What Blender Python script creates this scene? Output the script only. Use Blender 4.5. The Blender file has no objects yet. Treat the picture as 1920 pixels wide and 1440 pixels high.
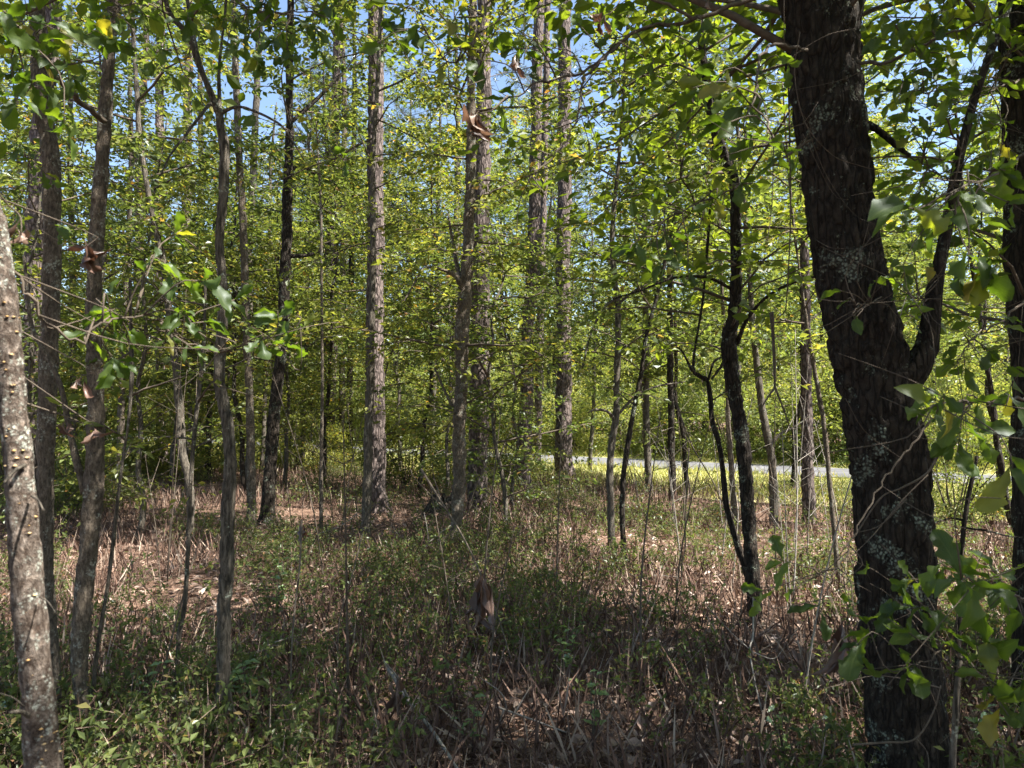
import bpy, math, numpy as np
from mathutils import Vector, Matrix
R = math.radians
rng = np.random.default_rng(7)
scn = bpy.context.scene

# ------------------------------------------------------------------ camera, sky, sun, exposure
CAM_H, F, PITCH = 1.6, 1331.0, R(1.94)          # F = focal length in pixels of the 1920 wide frame
cam = bpy.data.cameras.new('camera'); camo = bpy.data.objects.new('camera', cam)
scn.collection.objects.link(camo); scn.camera = camo
cam.sensor_width = 36; cam.lens = 36 * F / 1920; cam.clip_start = 0.05; cam.clip_end = 600
camo.location = (0, 0, CAM_H); camo.rotation_euler = (R(90) + PITCH, 0, 0)
cam.dof.use_dof = True; cam.dof.focus_distance = 7.0; cam.dof.aperture_fstop = 7.0

SUN_EL, SUN_AZ = R(57), math.atan2(0.93, -0.36)    # azimuth clockwise from +Y
sdir = Vector((math.cos(SUN_EL) * math.sin(SUN_AZ), math.cos(SUN_EL) * math.cos(SUN_AZ), math.sin(SUN_EL)))
w = bpy.data.worlds.new('World'); scn.world = w; w.use_nodes = True
nt = w.node_tree; nt.nodes.clear()
sky = nt.nodes.new('ShaderNodeTexSky'); sky.sky_type = 'NISHITA'; sky.sun_disc = False
sky.sun_elevation = SUN_EL; sky.sun_rotation = SUN_AZ
bg = nt.nodes.new('ShaderNodeBackground'); bg.inputs['Strength'].default_value = 0.072
wo = nt.nodes.new('ShaderNodeOutputWorld')
nt.links.new(sky.outputs[0], bg.inputs['Color']); nt.links.new(bg.outputs[0], wo.inputs['Surface'])
sl = bpy.data.lights.new('sun', 'SUN'); sl.energy = 5.0; sl.angle = R(0.53); sl.color = (1.0, 0.95, 0.86)
so = bpy.data.objects.new('sun', sl); scn.collection.objects.link(so)
so.rotation_euler = sdir.to_track_quat('Z', 'Y').to_euler(); so.location = (20, -5, 30)
scn.view_settings.view_transform = 'Standard'; scn.view_settings.look = 'None'
scn.view_settings.exposure = 2.15; scn.view_settings.gamma = 1.0
cy = scn.cycles
cy.max_bounces = 5; cy.diffuse_bounces = 4; cy.glossy_bounces = 2; cy.transmission_bounces = 4; cy.transparent_max_bounces = 4
cy.use_adaptive_sampling = False; cy.use_denoising = True; cy.denoiser = 'OPENIMAGEDENOISE'
cy.denoising_input_passes = 'RGB_ALBEDO_NORMAL'; cy.sample_clamp_indirect = 6.0
cy.use_light_tree = False; cy.caustics_reflective = False; cy.caustics_refractive = False

# ------------------------------------------------------------------ helpers: projection, noise, meshes
CP, SP = math.cos(PITCH), math.sin(PITCH)
def P(x, y, Z):
    """the point seen at pixel (x, y) of the photograph, Z metres ahead of the camera"""
    u, v = (x - 960) / F, (720 - y) / F
    d = np.array([u, CP - v * SP, SP + v * CP])
    return d * (Z / d[1]) + np.array([0, 0, CAM_H])
def G(x, y):
    u, v = (x - 960) / F, (720 - y) / F
    d = np.array([u, CP - v * SP, SP + v * CP])
    return d * (-CAM_H / d[2]) + np.array([0, 0, CAM_H])
def hsh(ix, iy, iz):
    n = (ix * 374761393 + iy * 668265263 + iz * 2147483647 + 1013) & 0xffffffff
    n = ((n ^ (n >> 13)) * 1274126177) & 0xffffffff
    return ((n ^ (n >> 16)) & 0xffff) / 65535.0
def noise(p):
    p = np.asarray(p, float); i = np.floor(p).astype(np.int64); f = p - i; f = f * f * (3 - 2 * f)
    r = 0
    for a in (0, 1):
        for b in (0, 1):
            for c in (0, 1):
                wgt = (f[..., 0] if a else 1 - f[..., 0]) * (f[..., 1] if b else 1 - f[..., 1]) * (f[..., 2] if c else 1 - f[..., 2])
                r = r + wgt * hsh(i[..., 0] + a, i[..., 1] + b, i[..., 2] + c)
    return r
def fbm(p, o=3):
    p = np.asarray(p, float); r = 0; a = 0.5
    for k in range(o): r = r + a * noise(p * 2 ** k + 17 * k); a *= 0.5
    return r
def gz(x, y):
    x = np.asarray(x, float); y = np.asarray(y, float)
    q = np.stack([x * 0.45, y * 0.45, 0 * x + 3.3], -1)
    return (fbm(q, 3) - 0.44) * 0.22 + 0.16 * np.exp(-((x + 0.95) ** 2 + (y - 9.3) ** 2) / 0.5)

class MB:
    """collects triangles; build() links them as one mesh object"""
    def __init__(s): s.v = []; s.f = []; s.m = []; s.sm = []; s.n = 0
    def add(s, v, f, mi=0, smooth=False):
        v = np.asarray(v, float).reshape(-1, 3); f = np.asarray(f, np.int64).reshape(-1, 3)
        s.v.append(v); s.f.append(f + s.n); s.m.append(np.full(len(f), mi, np.int32)); s.sm.append(np.full(len(f), smooth)); s.n += len(v)
    def mesh(s, name, mats, origin=(0, 0, 0)):
        v = np.concatenate(s.v) - np.asarray(origin); f = np.concatenate(s.f); m = np.concatenate(s.m); sm = np.concatenate(s.sm)
        me = bpy.data.meshes.new(name)
        me.vertices.add(len(v)); me.vertices.foreach_set('co', v.astype(np.float32).ravel())
        me.loops.add(len(f) * 3); me.loops.foreach_set('vertex_index', f.astype(np.int32).ravel())
        me.polygons.add(len(f)); me.polygons.foreach_set('loop_start', np.arange(0, len(f) * 3, 3, dtype=np.int32))
        me.polygons.foreach_set('material_index', m); me.polygons.foreach_set('use_smooth', sm)
        for k in (mats if isinstance(mats, (list, tuple)) else [mats]): me.materials.append(k)
        me.update(calc_edges=True)
        return me
def link(o, parent=None):
    scn.collection.objects.link(o)
    if parent is not None: o.parent = parent
    return o
def part(name, me, parent): return link(bpy.data.objects.new(name, me), parent)
def tag(o, label=None, cat=None, group=None, kind=None):
    for k, v in (('label', label), ('category', cat), ('group', group), ('kind', kind)):
        if v: o[k] = v
    return o
def empty(name, loc): 
    o = link(bpy.data.objects.new(name, None)); o.location = tuple(loc); o.empty_display_size = 0.1
    return o
def unit(a): 
    a = np.asarray(a, float); return a / np.maximum(np.linalg.norm(a, axis=-1, keepdims=True), 1e-9)
def smooth_path(pts, n):
    """Catmull-Rom through rows of pts (any columns)"""
    p = np.asarray(pts, float); k = len(p)
    if k < 3: 
        t = np.linspace(0, 1, n)[:, None]; return p[0] * (1 - t) + p[-1] * t
    q = np.vstack([2 * p[0] - p[1], p, 2 * p[-1] - p[-2]])
    d = np.concatenate([[0], np.cumsum(np.linalg.norm(np.diff(p[:, :3], axis=0), axis=1))]); d /= d[-1]
    t = np.linspace(0, 1, n); s = np.clip(np.searchsorted(d, t, side='right') - 1, 0, k - 2)
    u = ((t - d[s]) / np.maximum(d[s + 1] - d[s], 1e-9))[:, None]
    a, b, c, e = q[s], q[s + 1], q[s + 2], q[s + 3]
    return 0.5 * (2 * b + (c - a) * u + (2 * a - 5 * b + 4 * c - e) * u ** 2 + (3 * b - a - 3 * c + e) * u ** 3)
def tube(pts, rad, sides=6, rough=0.0, seed=0.0, fine=14.0):
    pts = np.asarray(pts, float); rad = np.broadcast_to(np.asarray(rad, float), (len(pts),)); n = len(pts)
    t = unit(np.gradient(pts, axis=0)); ref = np.where(np.abs(t[:, 2:3]) > 0.75, [[0., 1, 0]], [[0., 0, 1]])
    if np.abs(t[:, 2]).mean() > 0.6: ref = np.array([[0.03, 1.0, 0.02]])
    elif np.abs(t[:, 2]).max() < 0.97: ref = np.array([[0.0, 0, 1]])
    a = unit(np.cross(ref, t)); b = np.cross(t, a)
    th = np.arange(sides) * 2 * math.pi / sides
    dirs = a[:, None] * np.cos(th)[None, :, None] + b[:, None] * np.sin(th)[None, :, None]
    rr = np.repeat(rad[:, None], sides, 1)
    if rough > 0:
        q = pts[:, None] + dirs * rad[:, None, None]
        ang = np.stack([np.cos(th), np.sin(th)], -1)[None].repeat(n, 0)
        h = np.cumsum(np.concatenate([[0], np.linalg.norm(np.diff(pts, axis=0), axis=1)]))[:, None].repeat(sides, 1)
        lump = fbm(np.concatenate([ang * 1.3 + seed, h[..., None] * 3.0], -1), 2) - 0.38
        k = np.abs(2 * fbm(np.concatenate([q[..., :2] * fine * 2.6 + seed, q[..., 2:] * fine * 0.55], -1), 3) - 0.86)
        q_ = 1 + 0.28 * lump + rough * (np.minimum(k * 3.2, 1.0) - 0.55); rr = rr * q_ / q_.mean() * 0.97
    v = (pts[:, None] + dirs * rr[..., None]).reshape(-1, 3)
    i = np.arange(n - 1)[:, None] * sides; j = np.arange(sides)[None]; j2 = (j + 1) % sides
    q = np.stack([i + j, i + j2, i + sides + j2, i + sides + j], -1).reshape(-1, 4)
    f = np.concatenate([q[:, [0, 1, 2]], q[:, [0, 2, 3]]])
    v = np.vstack([v, pts[-1] + t[-1] * rad[-1] * 0.4, pts[0]])
    top = (n - 1) * sides; jj = np.arange(sides)
    f = np.vstack([f, np.stack([top + jj, top + (jj + 1) % sides, np.full(sides, n * sides)], -1), np.stack([(jj + 1) % sides, jj, np.full(sides, n * sides + 1)], -1)])
    return v, f
def sticks(p0, p1, r0, r1, sides=3):
    """many straight tapered twigs at once"""
    p0, p1 = np.asarray(p0, float), np.asarray(p1, float); m = len(p0)
    t = unit(p1 - p0); a = unit(np.cross(t, np.where(np.abs(t[:, 2:3]) > 0.8, [[1., 0, 0]], [[0., 0, 1]]))); b = np.cross(t, a)
    th = np.arange(sides) * 2 * math.pi / sides
    d = a[:, None] * np.cos(th)[None, :, None] + b[:, None] * np.sin(th)[None, :, None]
    r0 = np.broadcast_to(r0, (m,)); r1 = np.broadcast_to(r1, (m,))
    v = np.concatenate([p0[:, None] + d * r0[:, None, None], p1[:, None] + d * r1[:, None, None]], 1)
    j = np.arange(sides); j2 = (j + 1) % sides
    f1 = np.concatenate([np.stack([j, j2, sides + j2], -1), np.stack([j, sides + j2, sides + j], -1)])
    return v.reshape(-1, 3), (f1[None] + (np.arange(m) * 2 * sides)[:, None, None]).reshape(-1, 3)
def ribbons(p0, p1, wd):
    """hair-thin twigs, four triangles each, two crossed slivers"""
    p0, p1 = np.asarray(p0, float), np.asarray(p1, float); t = unit(p1 - p0)
    a = unit(np.cross(t, np.where(np.abs(t[:, 2:3]) > 0.8, [[1., 0, 0]], [[0., 0, 1]]))); c = np.cross(t, a); h = wd / 2
    v = np.stack([p0 + a * h, p0 - a * h, p1, p0 + c * h, p0 - c * h, p1], 1)
    return v.reshape(-1, 3), (np.array([[0, 1, 2], [3, 4, 5]])[None] + (np.arange(len(p0)) * 6)[:, None, None]).reshape(-1, 3)
def leafset(p, d, n, L, W, hexa=False, fold=0.16, droop=0.12):
    """many small leaves at once: a folded diamond (2 triangles) or a six sided blade (4)"""
    p = np.asarray(p, float); d = unit(d); s = unit(np.cross(d, n)); n = np.cross(s, d)
    L = np.broadcast_to(np.asarray(L, float), (len(p),))[:, None]; W = np.broadcast_to(np.asarray(W, float), (len(p),))[:, None]
    tip = p + d * L - n * droop * L
    if not hexa:
        v = np.stack([p, p + d * L * .48 + s * W * .5 + n * fold * W, tip, p + d * L * .48 - s * W * .5 + n * fold * W], 1)
        f = np.array([[0, 1, 2], [0, 2, 3]])
    else:
        v = np.stack([p, p + d * L * .28 + s * W * .36 + n * fold * W * .7, p + d * L * .64 + s * W * .5 + n * (fold * W - .03 * L), tip,
                      p + d * L * .64 - s * W * .5 + n * (fold * W - .03 * L), p + d * L * .28 - s * W * .36 + n * fold * W * .7], 1)
        f = np.array([[0, 1, 2], [0, 2, 3], [0, 3, 4], [0, 4, 5]])
    k = v.shape[1]
    return v.reshape(-1, 3), (f[None] + (np.arange(len(p)) * k)[:, None, None]).reshape(-1, 3)

# ------------------------------------------------------------------ materials
def newmat(name):
    m = bpy.data.materials.new(name); m.use_nodes = True; t = m.node_tree; t.nodes.clear()
    o = t.nodes.new('ShaderNodeOutputMaterial'); return m, t, o
def nd(t, typ, **kw):
    n = t.nodes.new(typ)
    for k, v in kw.items():
        if k in n.inputs.keys(): n.inputs[k].default_value = v
        else: setattr(n, k, v)
    return n
def ramp(t, fac, stops):
    r = t.nodes.new('ShaderNodeValToRGB'); e = r.color_ramp.elements
    while len(e) < len(stops): e.new(0.5)
    for k, (p, c) in enumerate(stops): e[k].position = p; e[k].color = (*c, 1) if len(c) == 3 else c
    t.links.new(fac, r.inputs[0]); return r.outputs[0]
def mixc(t, f, a, b, typ='MIX'):
    m = t.nodes.new('ShaderNodeMix'); m.data_type = 'RGBA'; m.blend_type = typ
    for s, v in ((m.inputs['Factor'], f), (m.inputs['A'], a), (m.inputs['B'], b)):
        if hasattr(v, 'is_output'): t.links.new(v, s)
        else: s.default_value = v if not isinstance(v, tuple) or len(v) == 4 else (*v, 1)
    return m.outputs['Result']
def leaf_material(name, stops, trans, gloss=0.06, rough=0.38, tf=0.45, veins=False, per_object=False):
    """a thin leaf: reflects, lets light through, has a waxy sheen; every blade has its own tint"""
    m, t, o = newmat(name)
    rnd = nd(t, 'ShaderNodeObjectInfo').outputs['Random'] if per_object else nd(t, 'ShaderNodeNewGeometry').outputs['Random Per Island']
    c = ramp(t, rnd, stops)
    if not per_object:
        c = mixc(t, 1.0, c, ramp(t, nd(t, 'ShaderNodeObjectInfo').outputs['Random'], [(0.0, (0.72, 0.8, 0.85)), (0.5, (1.0, 1.0, 1.0)), (1.0, (1.3, 1.16, 1.0))]), 'MULTIPLY')
    tc = mixc(t, 1.0, c, (*trans, 1), 'MULTIPLY')
    if veins:
        uv = nd(t, 'ShaderNodeUVMap'); sp = nd(t, 'ShaderNodeSeparateXYZ'); t.links.new(uv.outputs[0], sp.inputs[0])
        ax = nd(t, 'ShaderNodeMath', operation='ABSOLUTE'); t.links.new(sp.outputs[0], ax.inputs[0])
        rib = nd(t, 'ShaderNodeMath', operation='LESS_THAN'); t.links.new(ax.outputs[0], rib.inputs[0]); rib.inputs[1].default_value = 0.05
        sv = nd(t, 'ShaderNodeMath', operation='MULTIPLY_ADD'); t.links.new(ax.outputs[0], sv.inputs[0]); sv.inputs[1].default_value = -0.55; t.links.new(sp.outputs[1], sv.inputs[2])
        sm = nd(t, 'ShaderNodeMath', operation='MULTIPLY'); t.links.new(sv.outputs[0], sm.inputs[0]); sm.inputs[1].default_value = 8.0
        fr = nd(t, 'ShaderNodeMath', operation='FRACT'); t.links.new(sm.outputs[0], fr.inputs[0])
        lt = nd(t, 'ShaderNodeMath', operation='LESS_THAN'); t.links.new(fr.outputs[0], lt.inputs[0]); lt.inputs[1].default_value = 0.1
        mx = nd(t, 'ShaderNodeMath', operation='MAXIMUM'); t.links.new(rib.outputs[0], mx.inputs[0]); t.links.new(lt.outputs[0], mx.inputs[1])
        mf = nd(t, 'ShaderNodeMath', operation='MULTIPLY'); t.links.new(mx.outputs[0], mf.inputs[0]); mf.inputs[1].default_value = 0.3
        no = nd(t, 'ShaderNodeTexNoise', Scale=60.0, Detail=3.0); t.links.new(nd(t, 'ShaderNodeTexCoord').outputs['Object'], no.inputs['Vector'])
        sp2 = ramp(t, no.outputs[0], [(0.62, (0, 0, 0)), (0.72, (1, 1, 1))])
        c = mixc(t, mf.outputs[0], c, (0.16, 0.2, 0.06, 1))
        blot = nd(t, 'ShaderNodeMath', operation='MULTIPLY'); t.links.new(sp2, blot.inputs[0]); blot.inputs[1].default_value = 0.35
        c = mixc(t, blot.outputs[0], c, (0.13, 0.1, 0.03, 1))
    d = nd(t, 'ShaderNodeBsdfDiffuse'); t.links.new(c, d.inputs['Color'])
    tr = nd(t, 'ShaderNodeBsdfTranslucent'); t.links.new(tc, tr.inputs['Color'])
    mx1 = nd(t, 'ShaderNodeMixShader'); mx1.inputs[0].default_value = tf
    t.links.new(d.outputs[0], mx1.inputs[1]); t.links.new(tr.outputs[0], mx1.inputs[2])
    g = nd(t, 'ShaderNodeBsdfGlossy', Roughness=rough); g.inputs['Color'].default_value = (0.9, 0.95, 1, 1)
    fz = nd(t, 'ShaderNodeLayerWeight', Blend=0.25); fm = nd(t, 'ShaderNodeMath', operation='MULTIPLY_ADD')
    t.links.new(fz.outputs['Facing'], fm.inputs[0]); fm.inputs[1].default_value = gloss * 2.2; fm.inputs[2].default_value = gloss
    mx2 = nd(t, 'ShaderNodeMixShader'); t.links.new(fm.outputs[0], mx2.inputs[0])
    t.links.new(mx1.outputs[0], mx2.inputs[1]); t.links.new(g.outputs[0], mx2.inputs[2])
    t.links.new(mx2.outputs[0], o.inputs['Surface'])
    return m
def bark_material(name, groove, plate, plate2, scale=(16, 16, 5), lichen=None, lich_amt=0.6, bump=0.6, vor=True, lich_scale=9.0, grain=14.0, warp=0.35):
    m, t, o = newmat(name)
    tc = nd(t, 'ShaderNodeTexCoord'); mp = nd(t, 'ShaderNodeMapping'); mp.inputs['Scale'].default_value = scale
    t.links.new(tc.outputs['Object'], mp.inputs[0])
    dn = nd(t, 'ShaderNodeTexNoise', Scale=0.9, Detail=4.0, Roughness=0.6); t.links.new(mp.outputs[0], dn.inputs['Vector'])
    wv = mixc(t, warp, mp.outputs[0], dn.outputs['Color'], 'ADD')
    n0 = nd(t, 'ShaderNodeTexNoise', Scale=1.6, Detail=6.0, Roughness=0.7); t.links.new(wv, n0.inputs['Vector'])
    ridge = ramp(t, n0.outputs[0], [(0.38, (0, 0, 0)), (0.6, (1, 1, 1))])
    pat = ridge
    if vor:
        v = nd(t, 'ShaderNodeTexVoronoi', feature='DISTANCE_TO_EDGE', Scale=1.0); t.links.new(wv, v.inputs['Vector'])
        pv = ramp(t, v.outputs['Distance'], [(0.01, (0, 0, 0)), (0.22, (1, 1, 1))])
        pat = mixc(t, 1.0, pv, mixc(t, 0.55, ridge, (1, 1, 1, 1)), 'MULTIPLY')
    n1 = nd(t, 'ShaderNodeTexNoise', Scale=grain, Detail=6.0, Roughness=0.75); t.links.new(tc.outputs['Object'], n1.inputs['Vector'])
    nf = ramp(t, n1.outputs[0], [(0.35, (0, 0, 0)), (0.65, (1, 1, 1))])
    pl = mixc(t, nf, (*plate2, 1), (*plate, 1))
    c = mixc(t, pat, (*groove, 1), pl)
    hgt = mixc(t, 0.3, pat, n1.outputs['Color'])
    if lichen:
        n2 = nd(t, 'ShaderNodeTexNoise', Scale=lich_scale, Detail=7.0, Roughness=0.75); t.links.new(tc.outputs['Object'], n2.inputs['Vector'])
        lo = 0.72 - 0.3 * lich_amt
        lf = ramp(t, n2.outputs[0], [(lo, (0, 0, 0)), (lo + 0.05, (1, 1, 1))])
        n3 = nd(t, 'ShaderNodeTexVoronoi', Scale=max(90.0, lich_scale * 7)); t.links.new(tc.outputs['Object'], n3.inputs['Vector'])
        lf2 = mixc(t, 1.0, lf, ramp(t, n3.outputs['Distance'], [(0.3, (1, 1, 1)), (0.6, (0.05, 0.05, 0.05))]), 'MULTIPLY')
        c = mixc(t, lf2, c, (*lichen, 1))
    b = nd(t, 'ShaderNodeBump', Strength=bump, Distance=0.02); t.links.new(hgt, b.inputs['Height'])
    p = nd(t, 'ShaderNodeBsdfPrincipled', Roughness=0.9); t.links.new(c, p.inputs['Base Color']); t.links.new(b.outputs[0], p.inputs['Normal'])
    p.inputs['Specular IOR Level'].default_value = 0.2
    t.links.new(p.outputs[0], o.inputs['Surface'])
    return m
def plain_material(name, stops, rough=0.85, scale=20.0, island=True, spec=0.2):
    m, t, o = newmat(name)
    if island: f = nd(t, 'ShaderNodeNewGeometry').outputs['Random Per Island']
    else:
        n = nd(t, 'ShaderNodeTexNoise', Scale=scale, Detail=5.0, Roughness=0.65); t.links.new(nd(t, 'ShaderNodeTexCoord').outputs['Object'], n.inputs['Vector']); f = n.outputs[0]
    p = nd(t, 'ShaderNodeBsdfPrincipled', Roughness=rough); t.links.new(ramp(t, f, stops), p.inputs['Base Color'])
    p.inputs['Specular IOR Level'].default_value = spec
    t.links.new(p.outputs[0], o.inputs['Surface']); return m

M = {}
M['pine'] = bark_material('pine_bark', (0.04, 0.031, 0.028), (0.25, 0.2, 0.185), (0.14, 0.108, 0.097), (20, 20, 6), bump=0.9)
M['oak'] = bark_material('oak_bark', (0.014, 0.011, 0.009), (0.07, 0.056, 0.043), (0.04, 0.03, 0.023), (38, 38, 9), lichen=(0.23, 0.26, 0.205), lich_amt=0.56, bump=1.0, vor=True, lich_scale=5.5, grain=40, warp=0.9)
M['grey'] = bark_material('grey_furrowed_bark', (0.03, 0.026, 0.021), (0.19, 0.165, 0.135), (0.1, 0.085, 0.066), (60, 60, 9), lichen=(0.3, 0.32, 0.26), lich_amt=0.48, bump=0.6, vor=False, lich_scale=12)
M['lichen'] = bark_material('lichen_crusted_bark', (0.05, 0.04, 0.032), (0.2, 0.165, 0.13), (0.12, 0.095, 0.07), (55, 55, 22), lichen=(0.31, 0.32, 0.27), lich_amt=0.58, grain=40, warp=0.7, bump=0.6, vor=False, lich_scale=10)
M['pale'] = bark_material('pale_spotted_bark', (0.045, 0.03, 0.022), (0.29, 0.245, 0.21), (0.14, 0.1, 0.075), (50, 50, 34), lichen=(0.44, 0.46, 0.4), lich_amt=0.66, bump=0.8, vor=False, lich_scale=22, grain=60, warp=0.8)
M['twig'] = plain_material('twig_bark', [(0.3, (0.05, 0.038, 0.03)), (0.7, (0.13, 0.105, 0.08))], island=False, scale=30)
M['deadwood'] = plain_material('weathered_wood', [(0.3, (0.13, 0.11, 0.095)), (0.7, (0.36, 0.33, 0.29))], island=False, scale=25)
M['fungus'] = plain_material('shelf_fungus', [(0, (0.5, 0.3, 0.12)), (1, (0.62, 0.45, 0.24))], rough=0.7)
LS = [(0.0, (0.055, 0.072, 0.025)), (0.45, (0.092, 0.115, 0.036)), (0.85, (0.145, 0.17, 0.05)), (0.97, (0.22, 0.21, 0.06)), (1.0, (0.24, 0.13, 0.05))]
M['leaf'] = leaf_material('broad_leaf', LS, (2.3, 2.3, 1.0), gloss=0.012)
M['leaf_far'] = leaf_material('sunlit_far_leaf', [(0, (0.1, 0.125, 0.045)), (0.5, (0.15, 0.18, 0.06)), (0.9, (0.22, 0.245, 0.085)), (1, (0.27, 0.24, 0.09))], (2.2, 2.2, 1.0), gloss=0.01)
M['oakleaf'] = leaf_material('oak_leaf', [(0, (0.026, 0.046, 0.012)), (0.5, (0.042, 0.07, 0.016)), (0.9, (0.065, 0.098, 0.02)), (1, (0.15, 0.13, 0.035))], (4.0, 3.9, 0.8), gloss=0.016, rough=0.5, veins=True, per_object=True)
M['oakleaf_small'] = leaf_material('oak_leaf_crown', [(0, (0.034, 0.056, 0.014)), (0.5, (0.055, 0.085, 0.018)), (1, (0.09, 0.12, 0.025))], (3.3, 3.2, 0.8), gloss=0.015)
M['needle'] = leaf_material('pine_needle', [(0, (0.06, 0.095, 0.035)), (1, (0.13, 0.16, 0.06))], (1.2, 1.2, 0.8), gloss=0.05, tf=0.25)
M['shrub'] = leaf_material('undergrowth_leaf', [(0, (0.05, 0.07, 0.026)), (0.5, (0.085, 0.115, 0.04)), (0.9, (0.13, 0.155, 0.055)), (0.97, (0.17, 0.13, 0.06)), (1, (0.2, 0.1, 0.06))], (1.9, 1.9, 1.0), gloss=0.012)
M['seedling'] = leaf_material('seedling_leaf', [(0, (0.1, 0.17, 0.04)), (1, (0.16, 0.24, 0.06))], (1.8, 1.9, 0.9), gloss=0.06, per_object=True)
M['deadleaf'] = leaf_material('dead_leaf', [(0, (0.055, 0.026, 0.016)), (0.6, (0.11, 0.055, 0.034)), (1, (0.22, 0.15, 0.11))], (1.4, 1.2, 1.0), gloss=0.04, rough=0.5, tf=0.25, per_object=True)
M['litter'] = leaf_material('leaf_litter', [(0, (0.13, 0.07, 0.045)), (0.5, (0.26, 0.16, 0.11)), (1, (0.42, 0.31, 0.24))], (1.2, 1.1, 1.0), gloss=0.04, rough=0.5, tf=0.15)
M['straw'] = plain_material('pine_straw_needle', [(0, (0.1, 0.06, 0.044)), (0.5, (0.21, 0.135, 0.1)), (1, (0.4, 0.3, 0.24))], rough=0.6)
M['stalk'] = plain_material('dry_stalk', [(0, (0.06, 0.035, 0.027)), (0.7, (0.16, 0.1, 0.075)), (1, (0.36, 0.29, 0.23))], rough=0.8)
M['grass'] = leaf_material('verge_grass', [(0, (0.16, 0.2, 0.05)), (0.6, (0.26, 0.28, 0.08)), (1, (0.42, 0.38, 0.17))], (1.3, 1.3, 0.9), gloss=0.02)
def ground_material():
    m, t, o = newmat('forest_floor'); tc = nd(t, 'ShaderNodeTexCoord')
    n1 = nd(t, 'ShaderNodeTexNoise', Scale=3.0, Detail=8.0, Roughness=0.75); t.links.new(tc.outputs['Object'], n1.inputs['Vector'])
    mp = nd(t, 'ShaderNodeMapping'); mp.inputs['Scale'].default_value = (70, 14, 1); mp.inputs['Rotation'].default_value = (0, 0, 0.6); t.links.new(tc.outputs['Object'], mp.inputs[0])
    n2 = nd(t, 'ShaderNodeTexNoise', Scale=1.0, Detail=5.0, Roughness=0.7); t.links.new(mp.outputs[0], n2.inputs['Vector'])
    c1 = ramp(t, n1.outputs[0], [(0.3, (0.055, 0.038, 0.03)), (0.5, (0.15, 0.1, 0.076)), (0.72, (0.31, 0.225, 0.175))])
    c2 = ramp(t, n2.outputs[0], [(0.35, (0.45, 0.4, 0.36)), (0.65, (1.25, 1.2, 1.15))])
    b = nd(t, 'ShaderNodeBump', Strength=0.7, Distance=0.02); t.links.new(n2.outputs[0], b.inputs['Height'])
    p = nd(t, 'ShaderNodeBsdfPrincipled', Roughness=0.95); t.links.new(mixc(t, 1.0, c1, c2, 'MULTIPLY'), p.inputs['Base Color']); t.links.new(b.outputs[0], p.inputs['Normal'])
    p.inputs['Specular IOR Level'].default_value = 0.1
    t.links.new(p.outputs[0], o.inputs['Surface']); return m
M['ground'] = ground_material()
M['verge'] = plain_material('grassy_soil', [(0.3, (0.17, 0.18, 0.07)), (0.55, (0.29, 0.28, 0.11)), (0.75, (0.38, 0.29, 0.19))], island=False, scale=2.5, rough=0.95)
M['road'] = plain_material('shade_mottled_asphalt', [(0.3, (0.065, 0.065, 0.07)), (0.7, (0.14, 0.14, 0.15))], island=False, scale=1.6, rough=0.9)  # darker patches in the asphalt colour stand in for leaf shadows

# ------------------------------------------------------------------ the setting: ground, verge, road
def sheet(name, xs, ys, zf, mat, kind='structure'):
    X, Y = np.meshgrid(xs, ys); Z = zf(X, Y); v = np.stack([X, Y, Z], -1).reshape(-1, 3); nx, ny = len(xs), len(ys)
    i = (np.arange(ny - 1)[:, None] * nx + np.arange(nx - 1)[None]).ravel()
    f = np.concatenate([np.stack([i, i + 1, i + nx + 1], -1), np.stack([i, i + nx + 1, i + nx], -1)])
    b = MB(); b.add(v, f, 0, True); o = part(name, b.mesh(name, mat), None); o['kind'] = kind; return o
def fade(x, y):  # bumps die out towards the road
    dd = (23.6 + -0.70 * (x + 2.4)) * 0 + (y + 0.70 * x - 21.3) / 1.22
    return np.clip((-dd - 2.0) / 3.0, 0, 1)
def gzz(x, y): 
    x = np.asarray(x, float); y = np.asarray(y, float)
    return gz(x, y) * fade(x, y)
xs = np.concatenate([np.linspace(-250, -24, 24), np.arange(-22, 22, 0.4), np.linspace(24, 250, 24)])
ys = np.concatenate([np.linspace(-60, -4, 14), np.arange(-3, 30, 0.33), np.linspace(32, 400, 36)])
sheet('ground', xs, ys, gzz, M['ground'])
# road: along the line y + 0.70 x = 21.3 (near edge), about 3 m wide; s runs along it, d across
RD = unit(np.array([1.0, -0.70])); RN = np.array([-RD[1], RD[0]]); R0 = np.array([0.0, 21.3])
def strip(name, d0, d1, s0, s1, z, mat, wob, kind='structure'):
    s = np.arange(s0, s1, 0.5); b = MB(); a = 4
    dd = [d0 + wob * (noise(np.stack([s * .5, s * 0 + d0, s * 0], -1)) - .5) * 2, d1 + wob * (noise(np.stack([s * .5, s * 0 + d1, s * 0 + 5], -1)) - .5) * 2]
    cols = [dd[0] + (dd[1] - dd[0]) * k / (a - 1) for k in range(a)]
    v = np.stack([np.stack([R0[0] + RD[0] * s + RN[0] * c, R0[1] + RD[1] * s + RN[1] * c, s * 0 + z], -1) for c in cols], 1).reshape(-1, 3)
    i = (np.arange(len(s) - 1)[:, None] * a + np.arange(a - 1)[None]).ravel()
    f = np.concatenate([np.stack([i, i + a, i + a + 1], -1), np.stack([i, i + a + 1, i + 1], -1)])
    b.add(v, f, 0, True); o = part(name, b.mesh(name, mat), None); o['kind'] = kind; return o
strip('verge', -5.0, 7.0, -60, 60, 0.012, M['verge'], 0.5)
strip('road', 0.0, 2.7, -60, 60, 0.03, M['road'], 0.12)

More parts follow.
